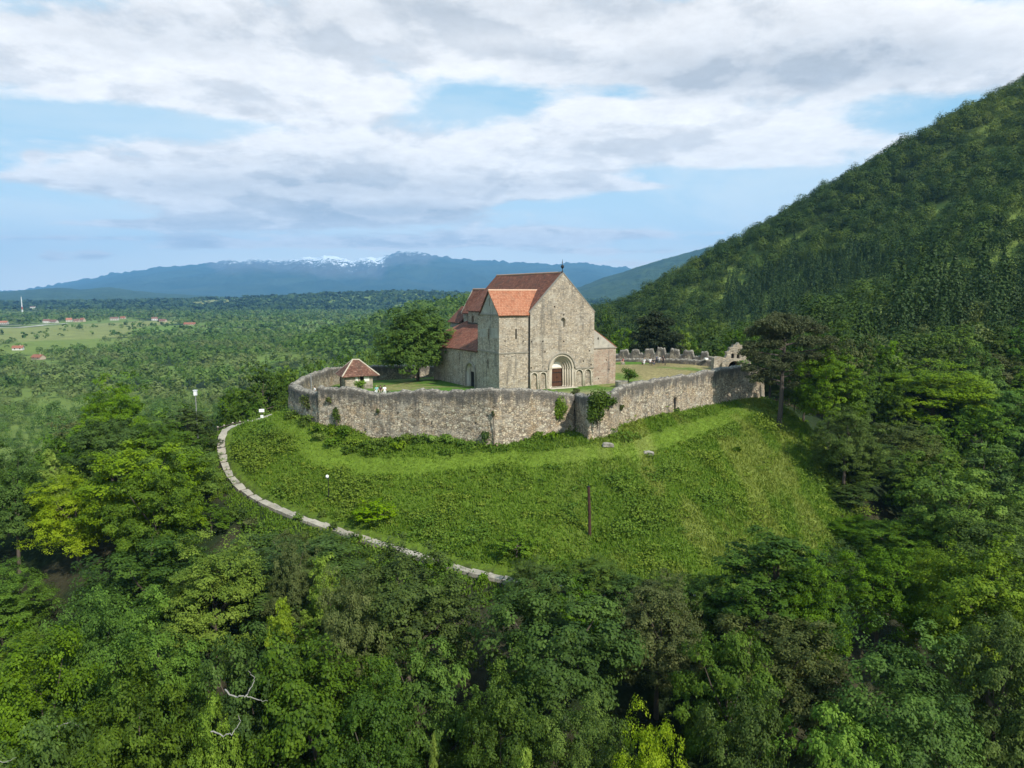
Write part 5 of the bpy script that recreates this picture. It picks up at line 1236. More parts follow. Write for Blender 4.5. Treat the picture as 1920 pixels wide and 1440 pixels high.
BUSH = [(445, 955, 78), (470, 965, 76), (500, 985, 73), (440, 920, 80), (535, 985, 72.5), (480, 940, 78), (560, 1000, 71), (590, 1012, 69.5), (620, 1018, 69), (425, 890, 83), (640, 1030, 67), (455, 990, 72)]
for i, (px, py, Y) in enumerate(BUSH):
    p = at(px, py+10, Y-1.2); s = brng.uniform(.75, 1.1); g0 = gz(p[0], p[1])
    if segdist(np.array(p[0]), np.array(p[1]), PATH) < 3.0: continue
    o = bush((p[0], p[1], g0+.6*s), (1.5*s, 1.3*s, 1.0*s), 620, 'rounded green bush on the lower side of the stepped path', 'bush', 'bush', brng.choice(['mid', 'dark', 'olive', 'light']), .28, 60+i, 11, False); o['group'] = 'bushes below the path'

SH = [(556, 972, 75.2, .8), (622, 996, 72.6, .9), (668, 1012, 70.8, .8), (728, 1034, 68.2, .7), (812, 1062, 65.6, .8), (838, 1068, 65, 1.0), (700, 998, 72.4, .9), (605, 975, 75.6, .6), (905, 1088, 63.0, .8)]
for i, (px, py, Y, sz) in enumerate(SH):
    p = at(px, py, Y); o = bush((p[0], p[1], gz(p[0], p[1])+.45*sz), (1.0*sz, .9*sz, .85*sz), 340, 'leafy shrub crowding the edge of the lower path', 'bush', 'path_shrub', brng.choice(['mid', 'light', 'mid', 'olive']), .22, 90+i, 9, False); o['group'] = 'shrubs crowding the lower path'
# ------------------------------------------------------------------ path, fence, poles, signs
def catmull(P, n=8):
    out = []
    for i in range(len(P)-1):
        a, b, c, d = P[max(i-1, 0)], P[i], P[i+1], P[min(i+2, len(P)-1)]
        for k in range(n):
            t = k/n; out.append(tuple(.5*(2*b[j]+(c[j]-a[j])*t+(2*a[j]-5*b[j]+4*c[j]-d[j])*t*t+(3*b[j]-a[j]-3*c[j]+d[j])*t**3) for j in (0, 1)))
    return out+[P[-1]]
cv = np.array(catmull(PATH, 10)); sl = np.r_[0, np.cumsum(np.hypot(*np.diff(cv, axis=0).T))]
M_slab = stone_mat('pale_path_slab', [(.31, .28, .225), (.37, .335, .275), (.34, .305, .25)], .7, 1, (.30, .27, .22), .01, bstr=.3)
mb = MB(); hw = .82
def ppt(s): return np.array([np.interp(s, sl, cv[:, 0]), np.interp(s, sl, cv[:, 1])])
s0 = 0.0
while s0 < sl[-1]-1.6:
    ln = random.uniform(1.45, 1.75) if s0 < 62 else 2.4
    a, b = ppt(s0), ppt(s0+ln); t = (b-a)/np.linalg.norm(b-a); nrm = np.array([-t[1], t[0]])
    za = gz(*a)+.07; zb = gz(*b)+.03
    w1, w2 = hw*random.uniform(.93, 1.07), hw*random.uniform(.93, 1.07)
    P4 = [(*(a+nrm*w1), za), (*(a-nrm*w2), za), (*(b-nrm*w2), zb), (*(b+nrm*w1), zb)]
    mb.prism(P4, (0, 0, -.9), 0)
    if 10 < s0 < 26:
        c, d = b+t*.03, b+t*.34; zc = zb-.07
        mb.prism([(*(c+nrm*hw*1.02), zc), (*(c-nrm*hw*1.02), zc), (*(d-nrm*hw*1.02), zc), (*(d+nrm*hw*1.02), zc)], (0, 0, -.8), 1)
    s0 += ln+(.36 if 10 < s0 < 26 else .09)
tag(mb.build('path', [M_slab, M_dwood]), kind='structure')

fence = empty('wooden_fence', (0, 0, 0)); tag(fence, 'dark low wooden rail fence behind the top of the stepped path', 'fence')
FP = [(408, 800, 100.0), (420, 797, 101), (436.5, 794, 102), (450, 792, 103), (465, 789, 104.5), (474, 785, 106)]
fpts = []
for px, py, Y in FP:
    p = at(px, py, Y); g0 = gz(p[0], p[1]); fpts.append((p[0], p[1], g0))
    m = MB(); m.tube([(p[0], p[1], g0-.4), (p[0], p[1], g0+1.05)], .1, 8); o = m.build('post', M_dwood, fence)
    m = MB(); m.lathe([(.13, 0), (.13, .05), (.02, .1)], (p[0], p[1], g0+1.03), 8); m.build('cap', M_lime, o)
for h in (.45, .9):
    m = MB(); m.tube([(a, b, c+h) for a, b, c in fpts], .075, 6); m.build('rail', M_dwood, fence)
M_whitep = plain('white_paint', (.8, .8, .8), .5, .04); M_grey = plain('grey_metal', (.28, .28, .28), .5, .2, 4, .3)
M_sign = plain('white_sign_face', (.82, .82, .80), .5, .05)
p = at(491.5, 789, 100.5); g0 = gz(p[0], p[1]); sg = empty('sign', (p[0], p[1], g0), .25); tag(sg, 'white board sign on a post at the top of the path', 'sign')
m = MB(); m.box((-.05, 0, -.4), (.05, .08, 1.55)); m.build('post', M_dwood, sg); m = MB(); m.box((-.36, -.06, .95), (.36, -.005, 1.4)); m.build('upper_board', M_sign, sg); m = MB(); m.box((-.2, -.06, .05), (.2, -.005, .5)); m.build('lower_board', M_sign, sg)
# white headed post among the trees
p = at(366.5, 741, 106); g0 = gz(p[0], p[1]); lp_ = empty('lamp_post', (p[0], p[1], g0)); tag(lp_, 'slim post with a white box head rising above the trees left of the castle', 'lamp post'); ht = at(366.5, 732, 106)[2]-g0
m = MB(); m.tube([(0, 0, -.5), (0, 0, ht-.7)], [.09, .07], 8); m.build('pole', M_grey, lp_); m = MB(); m.box((-.2, -.2, ht-.75), (.2, .2, ht-.02)); m.prism([(-.28, -.28, ht-.02), (.28, -.28, ht-.02), (.28, .28, ht-.02), (-.28, .28, ht-.02)], (0, 0, .07)); m.build('lamp_head', M_whitep, lp_)
# path lamp
p = at(617, 951, 78.5); g0 = gz(p[0], p[1]); l2 = empty('path_lamp', (p[0], p[1], g0)); tag(l2, 'thin dark lamp post with a small white globe on the slope above the path', 'lamp post'); ht = at(614.5, 893, 78.5)[2]-g0
m = MB(); m.lathe([(.12, -.4), (.12, .5), (.06, .6), (.05, ht-.35), (.1, ht-.3), (.1, ht-.22), (0, ht-.2)], (0, 0, 0), 10); m.build('pole', M_lead, l2)
m = MB(); m.lathe([(.02, ht-.24), (.14, ht-.18), (.19, ht-.02), (.14, ht+.12), (.02, ht+.18)], (-.1, 0, 0), 12); m.build('globe', M_whitep, l2, True)
# rusty pole
M_rust = wood_mat('dark_rusty_brown', (.03, .016, .012), (.085, .042, .03))
p = at(1106, 1006, 70); g0 = gz(p[0], p[1]); rp_ = empty('rusty_pole', (p[0], p[1], g0)); tag(rp_, 'tall dark rusty brown pole standing alone on the grass slope', 'pole'); ht = at(1102, 912, 70)[2]-g0
m = MB(); m.tube([(0, 0, -.6), (-.08, 0, ht*.5), (-.2, 0, ht)], [.17, .155, .14], 10); m.build('shaft', M_rust, rp_)
for k in range(5):
    z = ht*(.45+.1*k); m = MB(); m.tube([(-.1, -.18, z), (-.12, .2, z)], .022, 5); m.tube([(-.34, .02, z+.25), (.1, .02, z+.25)], .022, 5); m.build('step_iron', M_lead, rp_)
m = MB(); m.lathe([(.16, 0), (.17, .04), (.02, .1)], (-.2, 0, ht-.02), 10); m.build('cap', M_lead, rp_)
# thin pale stake near the left return wall
p = at(584, 735, 101); m = MB(); m.tube([(p[0], p[1], -1.2), (p[0], p[1], at(584, 702, 101)[2])], .07, 8); m.lathe([(.1, 0), (.1, .05), (.01, .09)], (p[0], p[1], at(584, 702, 101)[2]), 8); tag(m.build('lamp_pole', M_grey), 'plain grey pole against the wall in the far left corner of the courtyard', 'pole')

# ------------------------------------------------------------------ people
SKIN = plain('skin', (.48, .30, .22), .6, .05); 
def cloth(n, c): return plain('cloth_'+n, c, .9, .1, 8)
CW, CT, CB, CR, CK, CG = cloth('white', (.8, .8, .8)), cloth('teal', (.25, .5, .5)), cloth('black', (.02, .02, .022)), cloth('pink', (.55, .16, .15)), cloth('khaki', (.36, .31, .22)), cloth('grey_blue', (.10, .12, .15))
HAIR = plain('brown_hair', (.05, .03, .02), .7); HAIRL = plain('fair_hair', (.3, .2, .1), .7)
def skin_mesh(name, joints, edges, mat, parent, levels=1, root=0):
    me = bpy.data.meshes.new(name); names = list(joints); me.from_pydata([joints[k][0] for k in names], [(names.index(a), names.index(b)) for a, b in edges], [])
    o = link(name, me, None, parent); md = o.modifiers.new('skin', 'SKIN'); sv = me.skin_vertices[0].data
    for i, k in enumerate(names): r = joints[k][1]; sv[i].radius = (r, r) if not isinstance(r, tuple) else r; sv[i].use_root = (i == root)
    s = o.modifiers.new('sub', 'SUBSURF'); s.levels = levels; s.render_levels = levels
    me.materials.append(mat); me.update()
    dg = bpy.context.evaluated_depsgraph_get(); new = bpy.data.meshes.new_from_object(o.evaluated_get(dg)); o.modifiers.clear(); o.data = new
    if not new.materials: new.materials.append(mat)
    new.polygons.foreach_set('use_smooth', [True]*len(new.polygons)); return o
def person(loc, rz, pose, top, legs, label, hair=HAIR, scale=1.0, group=None):
    """pose: stand / sit / recline. local +y is forward, z up from the ground"""
    root = empty('person', loc, rz); root.scale = (scale,)*3; tag(root, label, 'person', group)
    J = {}
    if pose == 'stand':
        pel, ch, nk, hd = (0, 0, .95), (0, .0, 1.28), (0, .0, 1.46), (0, .03, 1.62)
        kn = lambda s: (s*.11, .04, .50); an = lambda s: (s*.12, -.02, .08); toe = lambda s: (s*.13, .16, .04)
        el = lambda s: (s*.25, -.02, 1.13); wr = lambda s: (s*.24, .14, .92)
    elif pose == 'lean':
        pel, ch, nk, hd = (0, -.1, .92), (0, .12, 1.18), (0, .24, 1.32), (0, .32, 1.46)
        kn = lambda s: (s*.11, .02, .50); an = lambda s: (s*.12, -.08, .08); toe = lambda s: (s*.13, .1, .04)
        el = lambda s: (s*.25, .25, 1.0); wr = lambda s: (s*.2, .42, .95)
    else:
        pel, ch, nk, hd = (0, 0, .46), (0, -.03, .82), (0, .02, 1.0), (0, .06, 1.16)
        kn = lambda s: (s*.13, .42, .5); an = lambda s: (s*.12, .45, .08); toe = lambda s: (s*.13, .62, .04)
        el = lambda s: (s*.26, .10, .70); wr = lambda s: (s*.16, .34, .58)
    sh = lambda s: (s*.18, ch[1]+(nk[1]-ch[1])*.6, nk[2]-.06); hp = lambda s: (s*.09, pel[1], pel[2]-.04)
    J['pel'] = (pel, .12); J['waist'] = (tuple((Vector(pel)+Vector(ch))/2), .105); J['ch'] = (ch, .125); J['nk'] = (nk, .055); J['jaw'] = (tuple(Vector(nk).lerp(Vector(hd), .55)+Vector((0, .02, 0))), .075); J['hd'] = (hd, .095); J['crown'] = (tuple(Vector(hd)+Vector((0, -.01, .09))), .06)
    J['nose'] = (tuple(Vector(hd)+Vector((0, .11, -.02))), .015)
    E_ = [('pel', 'waist'), ('waist', 'ch'), ('ch', 'nk'), ('nk', 'jaw'), ('jaw', 'hd'), ('hd', 'crown'), ('hd', 'nose')]
    for s in (-1, 1):
        k = 'l' if s < 0 else 'r'
        J[k+'hp'] = (hp(s), .09); J[k+'kn'] = (kn(s), .058); J[k+'an'] = (an(s), .04); J[k+'toe'] = (toe(s), .035)
        J[k+'sh'] = (sh(s), .06); J[k+'el'] = (el(s), .042); J[k+'wr'] = (wr(s), .028)
        d = (Vector(wr(s))-Vector(el(s))).normalized(); pm = Vector(wr(s))+d*.07; J[k+'pm'] = (tuple(pm), .032)
        E_ += [('pel', k+'hp'), (k+'hp', k+'kn'), (k+'kn', k+'an'), (k+'an', k+'toe'), ('ch', k+'sh'), (k+'sh', k+'el'), (k+'el', k+'wr'), (k+'wr', k+'pm')]
        side = d.cross(Vector((0, 0, 1))).normalized()
        for q in range(4):
            o = side*(q-1.5)*.02; J[k+f'f{q}'] = (tuple(pm+o+d*.05), .009); J[k+f'g{q}'] = (tuple(pm+o*1.1+d*(.085-.008*abs(q-1.2))+Vector((0, 0, -.015))), .008)
            E_ += [(k+'pm', k+f'f{q}'), (k+f'f{q}', k+f'g{q}')]
        J[k+'th'] = (tuple(pm-side*.05*s+d*.01), .011); E_.append((k+'pm', k+'th'))
    skin_mesh('body', J, E_, SKIN, root, 1)
    T = {k: (J[k][0], J[k][1]*1.22) for k in ('pel', 'waist', 'ch')}; T['lo'] = (tuple(Vector(pel)+Vector((0, 0, -.06))), .145)
    Et = [('lo', 'pel'), ('pel', 'waist'), ('waist', 'ch')]
    for k in 'lr':
        T[k+'sh'] = (J[k+'sh'][0], .078); T[k+'el'] = (tuple(Vector(J[k+'sh'][0]).lerp(Vector(J[k+'el'][0]), .8)), .06); Et += [('ch', k+'sh'), (k+'sh', k+'el')]
    skin_mesh('shirt', T, Et, top, root, 1)
    T = {'pel': (tuple(Vector(pel)+Vector((0, 0, -.02))), .137)}; Et = []
    for k in 'lr':
        T[k+'hp'] = (J[k+'hp'][0], .105); T[k+'kn'] = (J[k+'kn'][0], .075); T[k+'an'] = (tuple(Vector(J[k+'an'][0])+Vector((0, 0, .06))), .06); Et += [('pel', k+'hp'), (k+'hp', k+'kn'), (k+'kn', k+'an')]
    skin_mesh('trousers', T, Et, legs, root, 1)
    bm = bmesh.new(); bmesh.ops.create_icosphere(bm, subdivisions=2, radius=.125)
    for v in bm.verts:
        if v.co.z < -.02 and v.co.y > -.02: v.co *= .6
    me = bpy.data.meshes.new('hair'); bm.to_mesh(me); bm.free(); o = link('hair', me, hair, root); o.location = tuple(Vector(hd)+Vector((0, -.03, .04)))
    bm = bmesh.new()
    for s in (-1, 1): bmesh.ops.create_icosphere(bm, subdivisions=1, radius=.014, matrix=Matrix.Translation(Vector(hd)+Vector((s*.035, .093, .01))))
    me = bpy.data.meshes.new('eyes'); bm.to_mesh(me); bm.free(); link('eyes', me, CB, root)
    return root
def seat(px, py, Y, L, rz, label, z=None):
    p = at(px, py, Y); z = court_h(p[0], p[1]); o = empty('bench', (p[0], p[1], z), rz); tag(o, label, 'bench')
    m = MB(); m.box((-L/2, -.2, .38), (L/2, .2, .46)); m.build('seat', M_dwood, o)
    for s in (-1, 1): m = MB(); m.box((s*L*.4-.06, -.18, -.2), (s*L*.4+.06, .18, .379)); m.build('leg', M_dwood, o)
    return o
def cpt(px, Y, py=715):
    p = at(px, py, Y); return (p[0], p[1], court_h(p[0], p[1]))
seat(713, 730, 103.5, 2.6, .1, 'plain bench under the three seated visitors near the hut')
for px, top, leg, hair, lab in ((706, CT, CW, HAIRL, 'seated person in a pale teal top at the left of the bench near the hut'), (713.5, cloth('brown', (.07, .04, .035)), CK, HAIR, 'seated person in dark brown between two lighter dressed visitors'), (721, CW, CW, HAIR, 'seated person in white clothes at the right of the bench near the hut')):
    b = cpt(px, 103.5, 728); person((b[0], b[1], b[2]), PI+random.uniform(-.3, .3), 'sit', top, leg, lab, hair)
b = at(590, 735, 98); person((b[0], b[1], at(590, 724, 98)[2]-1.72), PI*.7, 'stand', CW, CG, 'person in a white shirt looking over the bastion wall at the left corner')
YB = 133
seat(1216, 683, YB, 3.0, .2, 'dark bench on the left of the visitors by the battlemented wall'); seat(1234, 683, YB-1.2, 3.2, -.1, 'dark bench on the right of the visitors by the battlemented wall')
for px, dY, pose, top, leg, rz, lab, hair in ((1168, 2, 'sit', CR, CK, 2.2, 'lone seated person in a pinkish top near the church wall', HAIR), (1208, 0, 'sit', CW, CW, 2.6, 'person all in white sitting at the left end of the bench group', HAIRL), (1219, .2, 'sit', CW, CB, 2.9, 'seated person with white top and black trousers beside the one all in white', HAIR),
        (1224, -1.0, 'sit', CB, CG, 3.4, 'seated person dressed in black on the right bench', HAIR), (1231, 1.2, 'stand', CG, CB, 2.8, 'standing person in grey blue behind the benches', HAIR), (1236, .6, 'lean', CW, CG, 3.6, 'bending person in a white top beside the standing visitors', HAIR), (1243, .2, 'stand', CB, CB, 3.3, 'standing person in black at the right end of the group', HAIR)):
    b = cpt(px, YB+dY, 683); person((b[0], b[1], b[2]), rz, pose, top, leg, lab, hair)
if True:  # lone sitter's stone
    b = cpt(1168, YB+2, 683); rock('sitting_stone', (b[0]+.05, b[1]+.05, b[2]+.16), (.7, .6, .55), .3, 'low stone under the lone seated visitor near the church wall', 'rock', M_rock, 9)
p = at(1324, 673, 131.5); rock('white_stone', (p[0], p[1], p[2]), (.7, .6, .45), .3, 'small white stone lying on the ledge near the ruined gate', 'rock', M_white, 12)

# ------------------------------------------------------------------ far village
M_hw = [plain(f'house_wall_{i}', c, .85, .08, .5) for i, c in enumerate([(.46, .43, .37), (.56, .54, .50), (.42, .34, .25)])]
M_hr = [plain(f'house_roof_{i}', c, .85, .2, .4) for i, c in enumerate([(.26, .10, .06), (.19, .095, .07), (.34, .135, .075)])]
M_pane = plain('dark_window', (.03, .035, .04), .25, .2)
def house(px, py, Lm, Wm, hw_, hr, rz, wm, rm, label):
    Lm, Wm, hw_, hr = Lm*.85, Wm*.8, hw_*.78, hr*.78
    p = atz(px, py, -48); p = np.array([p[0], p[1], gz(p[0], p[1])]); o = empty('house', tuple(p), rz); tag(o, label, 'house')
    m = MB(); m.box((-Lm/2, -Wm/2, -3), (Lm/2, Wm/2, hw_)); m.prism([(-Lm/2, -Wm/2, hw_), (-Lm/2, Wm/2, hw_), (-Lm/2, 0, hw_+hr-.15)], (Lm, 0, 0)); m.build('wall', M_hw[wm], o)
    e = .5
    m = MB()
    for s in (-1, 1):
        m.prism([(-Lm/2-e, s*(Wm/2+e), hw_-hr*e/(Wm/2)), (-Lm/2-e, 0, hw_+hr), (-Lm/2-e, 0, hw_+hr+.2), (-Lm/2-e, s*(Wm/2+e), hw_-hr*e/(Wm/2)+.2)], (Lm+2*e, 0, 0))
    rf = m.build('roof', M_hr[rm], o); m = MB(); m.box((Lm*.2, -.4, hw_+hr*.5), (Lm*.2+.8, .4, hw_+hr+1.0)); m.build('chimney', M_hw[2], rf)
    nwin = max(2, int(Lm/4))
    for i in range(nwin):
        x = -Lm/2+(i+.5)*Lm/nwin; m = MB(); m.box((x-.6, -Wm/2-.04, 1.1), (x+.6, -Wm/2+.02, 2.6)); m.build('window', M_pane, o)
house(5, 605, 24, 10, 5, 4, .1, 0, 2, 'pale house with bright orange roof at the far left picture edge')
house(88, 602.5, 16, 11, 6, 4.5, .2, 1, 1, 'white house with brown roof, left one of the pair behind the pale road'); house(101, 602.5, 20, 11, 4.5, 4.5, -.2, 0, 1, 'long cream house with brown roof, right one of the pair behind the pale road')
house(130, 601, 14, 10, 6, 5, .3, 0, 2, 'bright orange roofed house in the middle of the far village'); house(144, 601.5, 14, 10, 5, 4.5, 0, 2, 1, 'tan house beside the bright orange roofed one'); house(155, 601, 12, 9, 6, 5, -.3, 2, 0, 'red roofed house closing the village row on the right')
house(215, 599.5, 20, 12, 6, 3.5, .1, 0, 1, 'wide cream house alone at the edge of the tan field'); house(231, 597.5, 13, 9, 4, 4, 0, 2, 0, 'small red roofed house right of the wide cream house')
house(290, 599, 15, 10, 6, 4, .4, 1, 1, 'white farmhouse among trees right of the tan field'); house(305, 601, 20, 10, 4, 4, -.2, 2, 1, 'brown barn beside the white farmhouse'); house(356, 607, 26, 10, 3, 4, .1, 2, 0, 'long low red roofed barn at the green meadow')
house(62, 578.5, 22, 14, 8, 3, 0, 1, 1, 'bright white building near the radio mast'); house(34, 653, 12, 8, 3.5, 3, .3, 1, 0, 'small white roofed cottage in the left meadow'); house(72, 670, 13, 8, 3, 3, -.3, 2, 0, 'reddish roofed shed hidden between the trees on the left')
# radio mast
p = atz(42, 584, -48); p[2] = gz(p[0], p[1]); mh = at(42, 557, p[1])[2]-p[2]
mast = empty('radio_mast', tuple(p)); tag(mast, 'tall white lattice radio mast rising over the far trees on the left', 'mast')
M_mr = plain('mast_red', (.5, .10, .06), .6)
for k in range(6):
    z0, z1 = mh*k/6, mh*(k+1)/6; w0, w1 = 2.0*(1-k/7.5), 2.0*(1-(k+1)/7.5); m = MB()
    for i in range(4):
        a0, a1 = PI/4+i*PI/2, PI/4+(i+1)*PI/2
        A0 = (w0*math.cos(a0), w0*math.sin(a0), z0-(2 if k == 0 else 0)); A1 = (w1*math.cos(a0), w1*math.sin(a0), z1); B0 = (w0*math.cos(a1), w0*math.sin(a1), z0); B1 = (w1*math.cos(a1), w1*math.sin(a1), z1)
        m.tube([A0, A1], .3, 4); m.tube([A0, B1], .16, 4); m.tube([B0, A1], .16, 4); m.tube([A1, B1], .16, 4)
    m.build('lattice_section', M_mr if k == 1 else M_whitep, mast)
m = MB(); m.tube([(0, 0, mh*.98), (0, 0, mh*1.1)], .2, 6); m.build('antenna', M_whitep, mast)
# pale village road, laid on the ground
def strip(name, pts, w, mat):
    P = np.array(catmull(pts, 30)); t = np.gradient(P, axis=0); t /= np.linalg.norm(t, axis=1)[:, None]; nn = np.c_[-t[:, 1], t[:, 0]]
    A_ = P+nn*w/2; B_ = P-nn*w/2; V = np.vstack([np.c_[A_, ground_h(A_[:, 0], A_[:, 1])+.7], np.c_[B_, ground_h(B_[:, 0], B_[:, 1])+.7]]); n = len(P); i = np.arange(n-1)
    return tag(link(name, npmesh(name, V, np.stack([i, i+n, i+n+1, i+1], -1)), mat), kind='structure')
M_road = plain('pale_gravel', (.50, .47, .41), .9, .12, .05)
strip('road', [valley(-60, 613), valley(20, 614), valley(60, 611), valley(95, 606.5), valley(125, 603.5)], 11, M_road)
strip('track', [valley(-60, 606), valley(20, 609), valley(60, 606.5), valley(90, 604.5)], 7, M_road)

# ------------------------------------------------------------------ mountains
def range_(name, prof, D, front, back, mat, amp=.16, seed=1, base=-55, da=2.0, nd=34, res=9.0, small=1.0, jag=1.5):
    """real ridge standing D metres away; prof: silhouette (px, py)"""
    px = np.arange(prof[0][0], prof[-1][0]+.1, da); py = np.interp(px, [q[0] for q in prof], [q[1] for q in prof])
    k = np.array([.25, .5, .25]); py = np.convolve(np.pad(py, 1, 'edge'), k, 'valid')
    tops = np.array([at(a, b, D) for a, b in zip(px, py)]); H = tops[:, 2]-base; H = np.maximum(H, 1)
    t = np.r_[np.linspace(0, 1, nd), np.linspace(1, 2, 8)[1:]]
    dist = np.where(t <= 1, D-front*(1-t), D+back*(t-1)); pr = np.where(t <= 1, t**1.15, (2-t))
    dirx = tops[:, 0]/D
    X = dirx[:, None]*dist[None]; Y = np.repeat(dist[None], len(px), 0)
    rid = 1-np.abs(2*fbm(X/(front/res*1.3)+3*seed, Y/(front/res*2.2), 5, seed)-1)*1.6
    w = np.clip(np.sin(np.pi*np.clip(t, 0, 1)), 0, 1)
    Z = base+H[:, None]*np.clip(pr[None]+amp*(rid-.4)*w[None]*1.0, 0, .985+.015*(t == 1)[None])
    Z += small*H[:, None]*.02*(fbm(X/(front/60), Y/(front/60), 3, seed+5)-.5)*(pr[None] > .02)
    Z += (jag*D/F*(fbm(px/9, px*0+seed, 3, seed)-.5))[:, None]*(np.clip(pr, 0, 1)**7)[None]
    bonus = np.interp(px, [380, 405, 430, 500, 540, 580, 600, 715, 728, 745, 800, 825], [-220, 50, 75, 60, 75, 115, 150, 165, -70, -110, -100, -280]) if jag > 3 else px*0
    n, m = X.shape; i = np.arange(n-1)[:, None]*m; j = np.arange(m-1)[None]; a = i+j
    me = npmesh(name, np.c_[X.ravel(), Y.ravel(), Z.ravel()], np.stack([a, a+m, a+m+1, a+1], -1).reshape(-1, 4), {'alt': (Z-base+bonus[:, None]).ravel()}, smooth=True)
    return tag(link(name, me, mat), kind='structure')
def hill_mat(name, a, b, sc, snow=None):
    t = NT(name); P = t.pos(); nz = t.noise(P, sc, 8, .65); col = t.ramp(nz, [(.35, a), (.65, b)])
    if snow:
        al = t.attr('alt').outputs['Fac']; n2 = t.noise(t.mapping(P, (1, .35, .35)), sc*9, 8, .8)
        rock = sstep_node(t, t.math('ADD', al, t.math('MULTIPLY', nz, 260)), snow-140, snow+60); col = t.mix(rock, col, (.10, .10, .095))
        h = t.math('ADD', al, t.math('MULTIPLY', t.math('SUBTRACT', n2, .50), 1500)); col = t.mix(sstep_node(t, h, snow+120, snow+175), col, (.90, .92, .95))
    return t.finish(col, .95, .05, nz, .9, 60)
M_mtn = hill_mat('mountain_cover', (.016, .036, .022), (.045, .068, .040), .0016, 640)
M_hill = hill_mat('hill_cover', (.022, .042, .016), (.055, .085, .028), .006)
MPROF = [(-500, 556), (-200, 553), (0, 546), (60, 541), (110, 532), (170, 522), (210, 513), (245, 509), (300, 501), (350, 497), (400, 491), (418, 489), (432, 486), (450, 490), (475, 484.5), (490, 489), (505, 487), (520, 489.5), (540, 486), (560, 484.5), (578, 482), (590, 486), (605, 480), (625, 478), (640, 483), (660, 489), (675, 483), (692, 480), (708, 485), (722, 479), (745, 473), (765, 470.5), (785, 472), (800, 476), (830, 480), (850, 483), (880, 485), (900, 488), (940, 488), (960, 492), (1000, 494), (1040, 494), (1100, 493), (1130, 498), (1170, 501), (1200, 507), (1260, 512), (1400, 520), (1700, 530), (2300, 545)]
range_('mountains', MPROF, 14000, 6000, 1000, M_mtn, amp=.22, seed=3, base=-60, da=2.0, nd=60, jag=7)
range_('low_hills', [(-500, 560), (-200, 545), (0, 547), (60, 543), (110, 539), (150, 543), (205, 538), (250, 545), (320, 551), (420, 556), (520, 560)], 6500, 1800, 1500, M_hill, amp=.18, seed=7, base=-62)
range_('wooded_hill', [(820, 566), (900, 556), (1000, 551), (1060, 545), (1090, 537), (1130, 521), (1165, 511), (1200, 499), (1240, 487), (1290, 473), (1350, 458), (1420, 440), (1560, 400), (1800, 350), (2300, 330)], 5200, 1700, 1500, M_hill, amp=.20, seed=9, base=-60)

# ------------------------------------------------------------------ haze
def haze():
    t = NT('thin_air'); v = t.n('ShaderNodeVolumePrincipled'); v.inputs['Color'].default_value = HAZE_COL; v.inputs['Density'].default_value = HAZE_D; v.inputs['Anisotropy'].default_value = .0
    t.l(v.outputs[0], t.out.inputs['Volume'])
    m = MB(); m.box((-19000, -900, -170), (19000, 15200, 1150)); o = m.build('haze', t.m); tag(o, kind='stuff'); return o
HAZE_COL = (.24, .57, 1.0, 1); HAZE_D = 7.6e-5
haze()

# ------------------------------------------------------------------ sky and sun
SUN_EL = math.radians(42); SX, SY = .63, -.777           # towards the sun: from behind the camera, on the right
w = bpy.data.worlds.new('World'); SC.world = w; w.use_nodes = True; t = NT.__new__(NT); t.t = w.node_tree; t.t.nodes.clear()
out = t.n('ShaderNodeOutputWorld'); bg = t.n('ShaderNodeBackground'); t.l(bg.outputs[0], out.inputs[0])
sky = t.n('ShaderNodeTexSky', sky_type='NISHITA'); sky.sun_disc = False; sky.sun_elevation = SUN_EL; sky.sun_rotation = math.atan2(SX, SY); sky.air_density = 1.0; sky.dust_density = 1.2; sky.ozone_density = 1.5; sky.altitude = 500
tc = t.n('ShaderNodeTexCoord').outputs['Generated']; sx = t.n('ShaderNodeSeparateXYZ'); t.l(tc, sx.inputs[0]); dx, dy, dz = sx.outputs
ay = t.math('MAXIMUM', t.math('ABSOLUTE', dy), .08); X = t.math('DIVIDE', dx, ay); Z = t.math('DIVIDE', t.math('MAXIMUM', dz, 0.0), ay)
ez = t.math('ADD', t.math('MAXIMUM', dz, 0.0), .16)
def cvec(scx, shift):
    c = t.n('ShaderNodeCombineXYZ'); den = t.math('ADD', ez, shift)
    t.put(c.inputs[0], t.math('DIVIDE', dx, den)); t.put(c.inputs[1], t.math('DIVIDE', dy, den)); c.inputs[2].default_value = scx; return c.outputs[0]
def sk(px, py): r = ray(px, py); return r[0]/r[1], r[2]/r[1]
def blob(px, py, rx, ry, s):
    a, b = sk(px, py); u = t.math('MULTIPLY', t.math('SUBTRACT', X, a), F/rx); v = t.math('MULTIPLY', t.math('SUBTRACT', Z, b), F/ry)
    d = t.math('ADD', t.math('MULTIPLY', u, u), t.math('MULTIPLY', v, v)); return t.math('MULTIPLY', t.math('POWER', 2.718, t.math('MULTIPLY', d, -1)), s)
cov = None
